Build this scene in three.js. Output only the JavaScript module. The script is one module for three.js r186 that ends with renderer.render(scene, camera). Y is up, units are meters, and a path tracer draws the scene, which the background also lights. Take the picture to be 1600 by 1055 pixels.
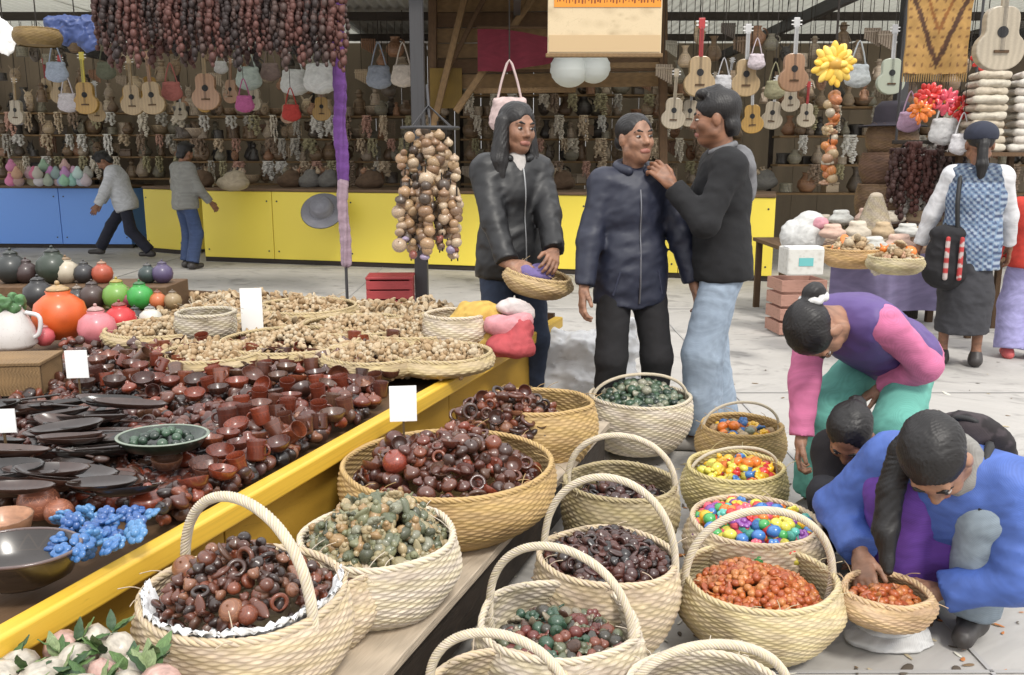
import * as THREE from 'three';
import { mergeGeometries } from 'three/addons/utils/BufferGeometryUtils.js';
import { RoundedBoxGeometry } from 'three/addons/geometries/RoundedBoxGeometry.js';
import { ImprovedNoise } from 'three/addons/math/ImprovedNoise.js';

// ---------------------------------------------------------------- camera, sky, sun, exposure
const scene = new THREE.Scene();
const FOCAL = 1400, HORIZON = 240, EYE = 1.38, CX = 800, CY = 527.5;
const PITCH = Math.atan((CY - HORIZON) / FOCAL);
const camera = new THREE.PerspectiveCamera(2 * Math.atan(CY / FOCAL) * 180 / Math.PI, 1024 / 675, 0.05, 400);
camera.position.set(0, EYE, 0);
camera.rotation.x = -PITCH;
const renderer = new THREE.WebGLRenderer({ antialias: true });
renderer.setSize(1024, 675);
renderer.toneMapping = THREE.LinearToneMapping;
renderer.toneMappingExposure = 1.68;
renderer.shadowMap.enabled = true;
const noise3 = new ImprovedNoise();
const N3 = (x, y, z) => noise3.noise(x + 37.3, y + 11.7, z + 71.1);
{ // overcast sky
  const w = 256, h = 128, d = new Float32Array(w * h * 4);
  for (let j = 0; j < h; j++) for (let i = 0; i < w; i++) {
    const el = (j + .5) / h * Math.PI - Math.PI / 2, az = i / w * Math.PI * 2;
    const x = Math.cos(el) * Math.cos(az), y = Math.sin(el), z = Math.cos(el) * Math.sin(az);
    const c = N3(x * 2.2, y * 4, z * 2.2) * .6 + N3(x * 5, y * 9, z * 5) * .3 + N3(x * 11, y * 20, z * 11) * .15;
    let b = y > 0 ? .74 + .46 * y + .14 * c : .26;
    const k = (j * w + i) * 4;
    d[k] = b; d[k + 1] = b; d[k + 2] = b * 1.01; d[k + 3] = 1;
  }
  const t = new THREE.DataTexture(d, w, h, THREE.RGBAFormat, THREE.FloatType);
  t.mapping = THREE.EquirectangularReflectionMapping; t.magFilter = t.minFilter = THREE.LinearFilter; t.needsUpdate = true;
  scene.background = t; scene.environment = t;
}
const sun = new THREE.DirectionalLight(new THREE.Color(1, .955, .88), 1.5);
sun.position.set(4.5, 14, 5.5); sun.target.position.set(0, 0, -5); scene.add(sun.target);
sun.castShadow = true; sun.shadow.radius = 20; sun.shadow.mapSize.set(4096, 4096);
Object.assign(sun.shadow.camera, { left: -14, right: 14, top: 14, bottom: -14, near: 1, far: 50 });
scene.add(sun);

// ---------------------------------------------------------------- helpers
function mulberry(a) { return () => { a = (a + 0x6d2b79f5) | 0; let t = Math.imul(a ^ (a >>> 15), 1 | a); t = (t + Math.imul(t ^ (t >>> 7), 61 | t)) ^ t; return ((t ^ (t >>> 14)) >>> 0) / 4294967296; }; }
let rnd = mulberry(7);
const R = (a, b) => a + (b - a) * rnd();
const pick = (a) => a[Math.floor(rnd() * a.length) % a.length];
const V = (x, y, z) => new THREE.Vector3(x, y, z);
const clamp = (x, a, b) => Math.min(b, Math.max(a, x));
function ray(px, py) { const u = (px - CX) / FOCAL, v = (CY - py) / FOCAL, c = Math.cos(PITCH), s = Math.sin(PITCH); return V(u, v * c - s, -(c + v * s)); }
function gnd(px, py, h = 0) { const r = ray(px, py); return r.multiplyScalar((h - EYE) / r.y).add(V(0, EYE, 0)); }   // a point of the survey at height h
function dep(px, py, d) { const r = ray(px, py); return r.multiplyScalar(d / -r.z).add(V(0, EYE, 0)); }               // a point of the survey at distance d
const usedNames = {};
function numbered(n) { n = n.replace(/_\d{3}$/, ''); const k = usedNames[n] = (usedNames[n] ?? -1) + 1; return k ? n + '_' + String(k).padStart(3, '0') : n; }
function tag(o, label, category, group) { o.userData = { ...o.userData, label, category }; if (group) o.userData.group = group; return o; }
function shade(o) { o.traverse((m) => { if (m.isMesh) { m.castShadow = m.receiveShadow = true; } }); }
function thing(name, label, category, pos = V(0, 0, 0), turn = 0, group) {
  const o = new THREE.Group(); o.name = numbered(name); scene.add(o); o.position.copy(pos); o.rotation.y = turn;
  return tag(o, label, category, group);
}
function part(name, geo, mat, parent) { const m = new THREE.Mesh(geo, mat); m.name = name; m.castShadow = m.receiveShadow = true; parent.add(m); return m; }
function one(name, geo, mat, label, category, pos, turn = 0, group) { const m = part(numbered(name), geo, mat, scene); if (pos) m.position.copy(pos); m.rotation.y = turn; return tag(m, label, category, group); }
function copy(root, pos, turn, label, group) {
  const r = root.clone(); r.name = numbered(root.name); scene.add(r); if (pos) r.position.copy(pos); if (turn !== undefined) r.rotation.set(0, turn, 0);
  r.userData = { ...root.userData }; if (label) r.userData.label = label; if (group) r.userData.group = group; return r;
}
function struct(name, geo, mat) { const m = part(name, geo, mat, scene); m.userData.kind = 'structure'; return m; }
const bx = (w, h, d, x = 0, y = 0, z = 0, r = 0) => { const g = r ? new RoundedBoxGeometry(w, h, d, 2, r) : new THREE.BoxGeometry(w, h, d); g.translate(x, y, z); return g; };
function norm(g) { const o = g.index ? g.toNonIndexed() : g.clone(); for (const k of Object.keys(o.attributes)) if (!['position', 'normal', 'uv'].includes(k)) o.deleteAttribute(k); return o; }
const merge = (...gs) => mergeGeometries(gs.flat().map(norm));
const tube = (pts, r, seg = 24, rs = 7, closed = false) => new THREE.TubeGeometry(new THREE.CatmullRomCurve3(pts, closed), seg, r, rs, closed);
function bar(a, b, r, r2 = r, seg = 10) { const d = b.clone().sub(a), g = new THREE.CylinderGeometry(r2, r, d.length(), seg); g.translate(0, d.length() / 2, 0); g.applyQuaternion(new THREE.Quaternion().setFromUnitVectors(V(0, 1, 0), d.normalize())); g.translate(a.x, a.y, a.z); return g; }
function beam(a, b, w, h) { const d = b.clone().sub(a), L = d.length(), g = new RoundedBoxGeometry(w, h, L, 1, Math.min(w, h) * .12); const o = new THREE.Object3D(); o.position.copy(a).add(b).multiplyScalar(.5); o.lookAt(b); o.updateMatrix(); g.applyMatrix4(o.matrix); return g; }
const lathe = (pts, seg = 20) => new THREE.LatheGeometry(pts.map(([x, y]) => new THREE.Vector2(Math.max(x, 1e-4), y)), seg);
const lin = (r, g, b) => new THREE.Color().setRGB(r, g, b);
function sphere(r, sx = 1, sy = 1, sz = 1, x = 0, y = 0, z = 0, s = 12) { const g = new THREE.SphereGeometry(r, s, Math.max(6, Math.round(s * .7))); g.scale(sx, sy, sz); g.translate(x, y, z); return g; }

// ---------------------------------------------------------------- textures and materials
function tex(w, h, fn, srgb, rep = 1) {
  const d = new Uint8Array(w * h * 4);
  for (let j = 0; j < h; j++) for (let i = 0; i < w; i++) { const c = fn(i / w, j / h), k = (j * w + i) * 4; d[k] = clamp(c[0], 0, 1) * 255; d[k + 1] = clamp(c[1] ?? c[0], 0, 1) * 255; d[k + 2] = clamp(c[2] ?? c[0], 0, 1) * 255; d[k + 3] = 255; }
  const t = new THREE.DataTexture(d, w, h); t.wrapS = t.wrapT = THREE.RepeatWrapping; t.magFilter = THREE.LinearFilter; t.minFilter = THREE.LinearMipmapLinearFilter; t.generateMipmaps = true;
  if (srgb) t.colorSpace = THREE.SRGBColorSpace; t.repeat.set(rep, rep); t.needsUpdate = true; return t;
}
// periodic noise on the unit square
function pn(u, v, f, z = 0) { const a = u * Math.PI * 2, b = v * Math.PI * 2, k = f / 6.283; return N3(Math.cos(a) * k + Math.cos(b) * k * 1.7 + z, Math.sin(a) * k + z * 2.1, Math.sin(b) * k + Math.cos(b) * k * .6); }
function fbm(u, v, f, z = 0, oct = 4) { let s = 0, a = .5; for (let o = 0; o < oct; o++) { s += a * pn(u, v, f, z + o * 9.1); f *= 2.1; a *= .5; } return s; }
const rough = (c, r = .8, o = {}) => new THREE.MeshStandardMaterial({ color: c, roughness: r, ...o });
const gloss = (c, r = .3, cc = .6, o = {}) => new THREE.MeshPhysicalMaterial({ color: c, roughness: r, clearcoat: cc, clearcoatRoughness: .18, ...o });
const T = {};
T.concrete = tex(1024, 1024, (u, v) => { const g = .5 + .5 * fbm(u, v, 7, 3, 5) + .18 * fbm(u, v, 60, 5, 3); const st = clamp((fbm(u, v, 11, 17, 4) - .12) * 3, 0, 1); const b = .73 + .14 * (g - .5) - .16 * st - .1 * clamp((fbm(u, v, 26, 31, 3) - .25) * 5, 0, 1); return [b, b * .992, b * .975]; }, true);
T.concreteBump = tex(512, 512, (u, v) => [.5 + .5 * fbm(u, v, 40, 8, 4)]);
T.wood = tex(512, 512, (u, v) => { const w = fbm(u, v, 3, 2, 3) * .3; const g = .5 + .5 * pn(u * 1, v, 2, 5) + .35 * Math.sin((u + w * .12) * 6.283 * 22 + 3 * w) * .4 + .25 * pn(u, v, 90, 4) * .5; const b = .72 + .2 * (g - .5); return [b, b * .96, b * .9]; }, true);
T.woodBump = tex(256, 512, (u, v) => [.5 + .35 * Math.sin((u + .05 * fbm(u, v, 3, 2, 3)) * 6.283 * 26) + .2 * pn(u, v, 40, 7)]);
T.fabric = tex(256, 256, (u, v) => [.5 + .25 * Math.sin(u * 6.283 * 64) * Math.cos(v * 6.283 * 64) + .3 * fbm(u, v, 9, 3, 3)]);
T.fabricMap = tex(256, 256, (u, v) => { const b = .86 + .16 * fbm(u, v, 8, 4, 4) + .07 * Math.sin(u * 402) * Math.sin(v * 402); return [b]; }, true);
T.hair = tex(256, 256, (u, v) => [.5 + .4 * Math.sin(u * 6.283 * 40 + 4 * pn(u, v, 3, 1)) * .6 + .4 * pn(u, v, 60, 2)]);
{ const c = document.createElement('canvas'); c.width = c.height = 1024; const g = c.getContext('2d'), r = mulberry(3); g.fillStyle = '#f4f2ee'; g.fillRect(0, 0, 1024, 1024); // worn paint: specks, scuffs, drips of dirt
  for (let i = 0; i < 5000; i++) { g.fillStyle = `rgba(${80 + r() * 60},${70 + r() * 50},${50 + r() * 50},${r() * .1})`; g.beginPath(); g.arc(r() * 1024, r() * 1024, .6 + r() * r() * 5, 0, 7); g.fill(); }
  for (let i = 0; i < 420; i++) { const x = r() * 1024, y = r() * 1024, l = 6 + r() * r() * 150, a = r() * 6.28; g.strokeStyle = r() < .5 ? `rgba(70,60,50,${.05 + r() * .16})` : `rgba(255,255,255,${.1 + r() * .4})`; g.lineWidth = .5 + r() * 2; g.beginPath(); g.moveTo(x, y); g.quadraticCurveTo(x + Math.cos(a) * l * .5 + r() * 8, y + Math.sin(a) * l * .5, x + Math.cos(a) * l, y + Math.sin(a) * l); g.stroke(); }
  for (let i = 0; i < 60; i++) { const x = r() * 1024, y = r() * 1024; const q = g.createRadialGradient(x, y, 0, x, y, 20 + r() * 90); q.addColorStop(0, `rgba(90,75,55,${.04 + r() * .09})`); q.addColorStop(1, 'rgba(90,75,55,0)'); g.fillStyle = q; g.fillRect(x - 110, y - 110, 220, 220); }
  T.grime = new THREE.CanvasTexture(c); T.grime.colorSpace = THREE.SRGBColorSpace; T.grime.wrapS = T.grime.wrapT = THREE.RepeatWrapping; }
T.spot = tex(256, 256, (u, v) => { const b = .78 + .3 * fbm(u, v, 10, 21, 4); return [b, b * .97, b * .94]; }, true);
{ // engraved decoration cut into dark skins of carved gourds: light lines, dots and bands
  const c = document.createElement('canvas'); c.width = c.height = 512; const g = c.getContext('2d'); g.fillStyle = '#c9bfb6'; g.fillRect(0, 0, 512, 512);
  rnd = mulberry(4); for (let i = 0; i < 900; i++) { g.fillStyle = `rgba(${60 + rnd() * 60},${45 + rnd() * 40},${35 + rnd() * 30},.25)`; g.fillRect(rnd() * 512, rnd() * 512, 2 + rnd() * 30, 1 + rnd() * 3); }
  g.strokeStyle = '#fff3dc'; g.lineWidth = 4; for (const y of [90, 150, 300, 420]) { g.beginPath(); g.moveTo(0, y); g.lineTo(512, y); g.stroke(); }
  g.lineWidth = 3; for (let k = 0; k < 16; k++) { g.beginPath(); g.moveTo(k * 32, 150); g.lineTo(k * 32 + 16, 200); g.lineTo(k * 32 + 32, 150); g.stroke(); g.beginPath(); g.arc(k * 32 + 16, 250, 9, 0, 7); g.stroke(); g.beginPath(); g.moveTo(k * 32, 300); g.lineTo(k * 32 + 14, 340); g.stroke(); }
  const t = new THREE.CanvasTexture(c); t.colorSpace = THREE.SRGBColorSpace; t.wrapS = t.wrapT = THREE.RepeatWrapping; T.carved = t;
}
const M = {
  ground: rough(lin(.82, .8, .78), .9, { map: T.concrete, bumpMap: T.concreteBump, bumpScale: .004 }),
  straw: new THREE.MeshStandardMaterial({ color: 0xffffff, roughness: .72, vertexColors: true, map: T.fabricMap }),
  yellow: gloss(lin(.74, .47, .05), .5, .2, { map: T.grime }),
  yellowFar: gloss(lin(.88, .71, .085), .5, .2),
  blueFar: gloss(lin(.15, .34, .84), .5, .2),
  mustard: rough(lin(.42, .25, .025), .7, { map: T.grime }),  // darker copy of the lip yellow: shade of the front side put into colour
  board: rough(lin(.88, .8, .7), .8, { map: T.wood, bumpMap: T.woodBump, bumpScale: .0012 }),
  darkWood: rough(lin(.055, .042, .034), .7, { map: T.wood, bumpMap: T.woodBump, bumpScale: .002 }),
  brownWood: rough(lin(.23, .14, .075), .75, { map: T.wood, bumpMap: T.woodBump, bumpScale: .002 }),
  tanWood: rough(lin(.42, .28, .14), .7, { map: T.wood, bumpMap: T.woodBump, bumpScale: .002 }),
  paleWood: gloss(lin(.72, .5, .25), .4, .4, { map: T.wood }),
  steel: rough(lin(.045, .045, .05), .55, { map: T.grime }),
  roof: rough(lin(.34, .34, .33), .75, { map: T.grime }),
  white: rough(lin(.8, .8, .79), .7), paper: rough(lin(.78, .79, .8), .85, { side: THREE.DoubleSide }),
  black: rough(lin(.012, .012, .013), .6), skin: null,
  hair: new THREE.MeshPhysicalMaterial({ color: lin(.006, .0045, .0045), roughness: .5, bumpMap: T.hair, bumpScale: .0008 }),
};
const skinMat = (r, g, b) => new THREE.MeshPhysicalMaterial({ color: lin(r, g, b), roughness: .52, map: T.spot, sheen: .2, sheenRoughness: .5 });
const cloth = (r, g, b, o = {}) => new THREE.MeshPhysicalMaterial({ color: lin(r, g, b), roughness: .88, map: T.fabricMap, bumpMap: T.fabric, bumpScale: .0005, sheen: .25, sheenRoughness: .6, ...o });
// ---------------------------------------------------------------- smooth bodies from joints: distance field -> surface net
const cap = (a, b, ra, rb = ra, o = {}) => ({ a, b, ra, rb, k: .03, ...o });
const ell = (c, r, q, o = {}) => ({ c, r, qi: q ? q.clone().invert() : null, k: .03, ...o });
const tv = V(0, 0, 0);
function primDist(p, x, y, z) {
  let d;
  if (p.a) {
    const ax = p.a.x, ay = p.a.y, az = p.a.z, bx_ = p.b.x - ax, by = p.b.y - ay, bz = p.b.z - az, px = x - ax, py = y - ay, pz = z - az;
    const h = clamp((px * bx_ + py * by + pz * bz) / (bx_ * bx_ + by * by + bz * bz + 1e-9), 0, 1), dx = px - bx_ * h, dy = py - by * h, dz = pz - bz * h;
    d = Math.sqrt(dx * dx + dy * dy + dz * dz) - (p.ra + (p.rb - p.ra) * h);
  } else {
    tv.set(x - p.c.x, y - p.c.y, z - p.c.z); if (p.qi) tv.applyQuaternion(p.qi);
    const ux = tv.x / p.r[0], uy = tv.y / p.r[1], uz = tv.z / p.r[2], k0 = Math.sqrt(ux * ux + uy * uy + uz * uz), vx = ux / p.r[0], vy = uy / p.r[1], vz = uz / p.r[2], k1 = Math.sqrt(vx * vx + vy * vy + vz * vz);
    d = k1 < 1e-6 ? -Math.min(...p.r) : k0 * (k0 - 1) / k1;
  }
  if (p.cut) for (const c of p.cut) d = Math.max(d, (x - c.p.x) * c.n.x + (y - c.p.y) * c.n.y + (z - c.p.z) * c.n.z);
  return d;
}
function combine(f, d, p) { const k = p.k; if (p.sub) { const v = -d, h = Math.max(k - Math.abs(f - v), 0); return Math.max(f, v) + h * h / (4 * k); } const h = Math.max(k - Math.abs(f - d), 0); return Math.min(f, d) - h * h / (4 * k); }
function fieldAt(prims, v) { let f = .5; for (const p of prims) f = combine(f, primDist(p, v.x, v.y, v.z), p); return f; }
function onSurface(prims, from, dir) { const p = from.clone(); for (let i = 0; i < 60; i++) { const d = fieldAt(prims, p); if (d < .0008) break; p.addScaledVector(dir, Math.min(d, .03) * .9); } return p; }
function blob(prims, cell, o = {}) {
  const lo = V(9, 9, 9).multiplyScalar(99), hi = lo.clone().negate(), box = (p) => { const b = new THREE.Box3(); if (p.a) { const m = Math.max(p.ra, p.rb); b.expandByPoint(p.a); b.expandByPoint(p.b); b.expandByScalar(m); } else { const m = Math.max(...p.r); b.expandByPoint(p.c); b.expandByScalar(m); } return b; };
  for (const p of prims) { p.bb = box(p); if (!p.sub) { lo.min(p.bb.min); hi.max(p.bb.max); } }
  lo.addScalar(-cell * 3); hi.addScalar(cell * 3);
  const nx = Math.ceil((hi.x - lo.x) / cell) + 1, ny = Math.ceil((hi.y - lo.y) / cell) + 1, nz = Math.ceil((hi.z - lo.z) / cell) + 1, F = new Float32Array(nx * ny * nz).fill(.5);
  for (const p of prims) {
    const m = p.k + cell * 2.5, i0 = Math.max(0, Math.floor((p.bb.min.x - m - lo.x) / cell)), i1 = Math.min(nx - 1, Math.ceil((p.bb.max.x + m - lo.x) / cell)), j0 = Math.max(0, Math.floor((p.bb.min.y - m - lo.y) / cell)), j1 = Math.min(ny - 1, Math.ceil((p.bb.max.y + m - lo.y) / cell)), k0 = Math.max(0, Math.floor((p.bb.min.z - m - lo.z) / cell)), k1 = Math.min(nz - 1, Math.ceil((p.bb.max.z + m - lo.z) / cell));
    for (let k = k0; k <= k1; k++) for (let j = j0; j <= j1; j++) for (let i = i0; i <= i1; i++) { const id = i + nx * (j + ny * k); F[id] = combine(F[id], primDist(p, lo.x + i * cell, lo.y + j * cell, lo.z + k * cell), p); }
  }
  if (o.fold) for (let k = 0, id = 0; k < nz; k++) for (let j = 0; j < ny; j++) for (let i = 0; i < nx; i++, id++) if (Math.abs(F[id]) < .04) F[id] += o.fold(lo.x + i * cell, lo.y + j * cell, lo.z + k * cell);
  const vid = new Int32Array(nx * ny * nz).fill(-1), pos = [], idx = [], s = [1, nx, nx * ny];
  const co = [[0, 0, 0], [1, 0, 0], [0, 1, 0], [1, 1, 0], [0, 0, 1], [1, 0, 1], [0, 1, 1], [1, 1, 1]], ed = [[0, 1], [2, 3], [4, 5], [6, 7], [0, 2], [1, 3], [4, 6], [5, 7], [0, 4], [1, 5], [2, 6], [3, 7]];
  const vals = new Float64Array(8);
  for (let k = 0; k < nz - 1; k++) for (let j = 0; j < ny - 1; j++) for (let i = 0; i < nx - 1; i++) {
    const id = i + nx * (j + ny * k); let neg = 0;
    for (let c = 0; c < 8; c++) { vals[c] = F[id + co[c][0] + nx * co[c][1] + nx * ny * co[c][2]]; if (vals[c] < 0) neg++; }
    if (neg === 0 || neg === 8) continue;
    let x = 0, y = 0, z = 0, n = 0;
    for (const [a, b] of ed) if ((vals[a] < 0) !== (vals[b] < 0)) { const t = vals[a] / (vals[a] - vals[b]); x += co[a][0] + (co[b][0] - co[a][0]) * t; y += co[a][1] + (co[b][1] - co[a][1]) * t; z += co[a][2] + (co[b][2] - co[a][2]) * t; n++; }
    vid[id] = pos.length / 3; pos.push(lo.x + (i + x / n) * cell, lo.y + (j + y / n) * cell, lo.z + (k + z / n) * cell);
  }
  for (let k = 1; k < nz - 1; k++) for (let j = 1; j < ny - 1; j++) for (let i = 1; i < nx - 1; i++) {
    const id = i + nx * (j + ny * k), f0 = F[id] < 0;
    for (let a = 0; a < 3; a++) { if ((F[id + s[a]] < 0) === f0) continue; const b = s[(a + 1) % 3], c = s[(a + 2) % 3], q = [vid[id - b - c], vid[id - c], vid[id], vid[id - b]]; if (q.some((v) => v < 0)) continue; if (f0) idx.push(q[0], q[1], q[2], q[0], q[2], q[3]); else idx.push(q[0], q[2], q[1], q[0], q[3], q[2]); }
  }
  const g = new THREE.BufferGeometry(); g.setAttribute('position', new THREE.Float32BufferAttribute(pos, 3)); g.setIndex(idx); g.computeVertexNormals();
  const uv = new Float32Array(pos.length / 3 * 2); for (let i = 0; i < uv.length / 2; i++) { uv[2 * i] = (pos[3 * i] + pos[3 * i + 2] * .8) * 3; uv[2 * i + 1] = pos[3 * i + 1] * 3; }
  g.setAttribute('uv', new THREE.BufferAttribute(uv, 2));
  if (o.color) { const c = new Float32Array(pos.length), nn = g.attributes.normal; for (let i = 0; i < pos.length / 3; i++) { const r = o.color(pos[3 * i], pos[3 * i + 1], pos[3 * i + 2], nn.getX(i), nn.getY(i), nn.getZ(i)); c[3 * i] = r[0]; c[3 * i + 1] = r[1]; c[3 * i + 2] = r[2]; } g.setAttribute('color', new THREE.BufferAttribute(c, 3)); }
  return g;
}
const folds = (amp, seed, sx = 8, sy = 13) => (x, y, z) => amp * (.55 * N3(x * sx * .6 + seed, y * sy * .5, z * sx * .6) + 1.1 * Math.abs(N3(x * sx + y * 3.5 + seed, y * sy - x * 4, z * sx)) - .3 + .5 * Math.abs(N3(x * 19 - y * 9, y * 27 + seed, z * 19)));

// ---------------------------------------------------------------- people
function ik(a, b, l1, l2, hint) {
  const d = b.clone().sub(a), L = Math.min(d.length(), (l1 + l2) * .998); d.normalize(); const end = a.clone().addScaledVector(d, L);
  const x = (l1 * l1 - l2 * l2 + L * L) / (2 * L), h = Math.sqrt(Math.max(0, l1 * l1 - x * x)), p = hint.clone().addScaledVector(d, -hint.dot(d)).normalize();
  return [a.clone().addScaledVector(d, x).addScaledVector(p, h), end];
}
const frameQ = (x, y, z) => new THREE.Quaternion().setFromRotationMatrix(new THREE.Matrix4().makeBasis(x, y, z));
// joints of a figure in its own space: +z is where it faces, +x its left side
function rig(o) {
  const S = o.h / 1.7, s = {}; s.S = S; s.o = o;
  s.p0 = o.pelvis ? V(...o.pelvis) : V(0, .92 * S, 0);
  s.up = V(...(o.spine || [0, 1, 0])).normalize(); const fr = V(...(o.front || [0, 0, 1])); s.side = s.up.clone().cross(fr).normalize(); s.fr = s.side.clone().cross(s.up).normalize();
  s.q = frameQ(s.side, s.up, s.fr);
  s.T = (x, y, z) => s.p0.clone().addScaledVector(s.side, x * S).addScaledVector(s.up, y * S).addScaledVector(s.fr, z * S);
  const sw = o.sw ?? .165;
  s.neck = s.T(0, .5, -.005);
  s.hu = V(...(o.headUp || [0, 1, 0])).normalize(); const look = V(...(o.look || [0, 0, 1])); s.hs = s.hu.clone().cross(look).normalize(); s.hf = s.hs.clone().cross(s.hu).normalize(); s.hq = frameQ(s.hs, s.hu, s.hf);
  s.hS = S * (o.headScale ?? 1.04);
  s.hc = s.neck.clone().addScaledVector(s.up, .05 * S).addScaledVector(s.hu, .115 * S).addScaledVector(s.hf, .03 * S);
  s.H = (x, y, z) => s.hc.clone().addScaledVector(s.hs, x * s.hS).addScaledVector(s.hu, y * s.hS).addScaledVector(s.hf, z * s.hS);
  s.sh = {}; s.el = {}; s.wr = {}; s.hip = {}; s.kn = {}; s.an = {};
  for (const [k, m] of [['l', 1], ['r', -1]]) {
    s.sh[k] = s.T(m * sw, .44, -.005).add(V(...((o.shrug || {})[k] || [0, 0, 0])));
    const hd = V(...o.hands[k]); [s.el[k], s.wr[k]] = ik(s.sh[k], hd, .285 * S, .245 * S, V(...((o.elbow || {})[k] || [m * .4, -.5, -1])));
    s.hip[k] = s.T(m * .088, -.03, 0);
    const ft = V(...o.feet[k]); [s.kn[k], s.an[k]] = ik(s.hip[k], ft, .412 * S, .405 * S, V(...((o.knee || {})[k] || [m * .15, 0, 1])));
  }
  return s;
}
function torso(s, g, lo = -.12) { // g = clothing thickness in metres
  const { S, T, q } = s, w = (s.o.build ?? 1), e = (x, y, z, a, b, c) => ell(T(x, y, z), [a * S * w + g, b * S + g, c * S * w + g], q, { k: .05 });
  return [e(0, -.02, -.005, .155, .12, .115), e(0, .12, .0, .14, .14, .1), e(0, .31, -.005, .158, .17, .112), cap(s.sh.l.clone().lerp(s.neck, .15), s.sh.r.clone().lerp(s.neck, .15), .058 * S + g, .058 * S + g, { k: .06 })];
}
function armP(s, k, g, end = 1) { // end < 1: sleeve stops short of the wrist
  const S = s.S, w = s.el[k].clone().lerp(s.wr[k], end), d = w.clone().sub(s.el[k]).normalize();
  return [cap(s.sh[k], s.el[k], .052 * S + g, .041 * S + g, { k: .035 }), cap(s.el[k], w.clone().addScaledVector(d, .02), .041 * S + g, .03 * S + g, { k: .03, cut: [{ p: w, n: d }] })];
}
function legP(s, k, g, wide = 0, end = 1) {
  const S = s.S, w = s.kn[k].clone().lerp(s.an[k], end), d = w.clone().sub(s.kn[k]).normalize();
  return [cap(s.hip[k], s.kn[k], .083 * S + Math.min(g, .01), .056 * S + g + wide * .5, { k: .04 }), cap(s.kn[k], w.clone().addScaledVector(d, .03), .056 * S + g + wide * .5, .04 * S + g + wide, { k: .03, cut: [{ p: w, n: d }] })];
}
function handP(w, f, n, thumb, curl, S) {
  f = f.clone().normalize(); n = n.clone().addScaledVector(f, -n.dot(f)).normalize(); const sd = f.clone().cross(n).normalize(); if (sd.dot(thumb) < 0) sd.negate();
  const P = (a, b, c) => w.clone().addScaledVector(f, a * S).addScaledVector(sd, b * S).addScaledVector(n, c * S), out = [], off = [.03, .01, -.01, -.029], len = [.92, 1, .94, .76];
  out.push(cap(P(-.03, 0, 0), P(.02, 0, 0), .026 * S, .025 * S, { k: .015 }));
  for (let i = 0; i < 4; i++) {
    out.push(cap(P(.015, off[i] * .6, 0), P(.085 - Math.abs(i - 1) * .004, off[i], 0), .0125 * S, .0115 * S, { k: .014 }));
    let p = P(.085 - Math.abs(i - 1) * .004, off[i], 0), a = curl * .45; const spread = (1.2 - i) * .06;
    for (const [l, r0, r1, m] of [[.043, .0105, .0095, 1], [.027, .0095, .0088, 1.15], [.021, .0088, .0072, .8]]) {
      const dir = f.clone().multiplyScalar(Math.cos(a)).addScaledVector(n, Math.sin(a)).addScaledVector(sd, spread).normalize(), b = p.clone().addScaledVector(dir, l * len[i] * S);
      out.push(cap(p, b, r0 * S, r1 * S, { k: .0035 })); p = b; a += curl * m;
    }
  }
  const t0 = P(.022, .026, .006), t1 = P(.056, .05, .014 + curl * .008), t2 = P(.088, .058, .02 + curl * .02);
  out.push(cap(P(.01, .012, 0), t0, .016 * S, .014 * S, { k: .012 }), cap(t0, t1, .0135 * S, .0115 * S, { k: .006 }), cap(t1, t2, .0112 * S, .009 * S, { k: .004 }));
  return out;
}
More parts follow.
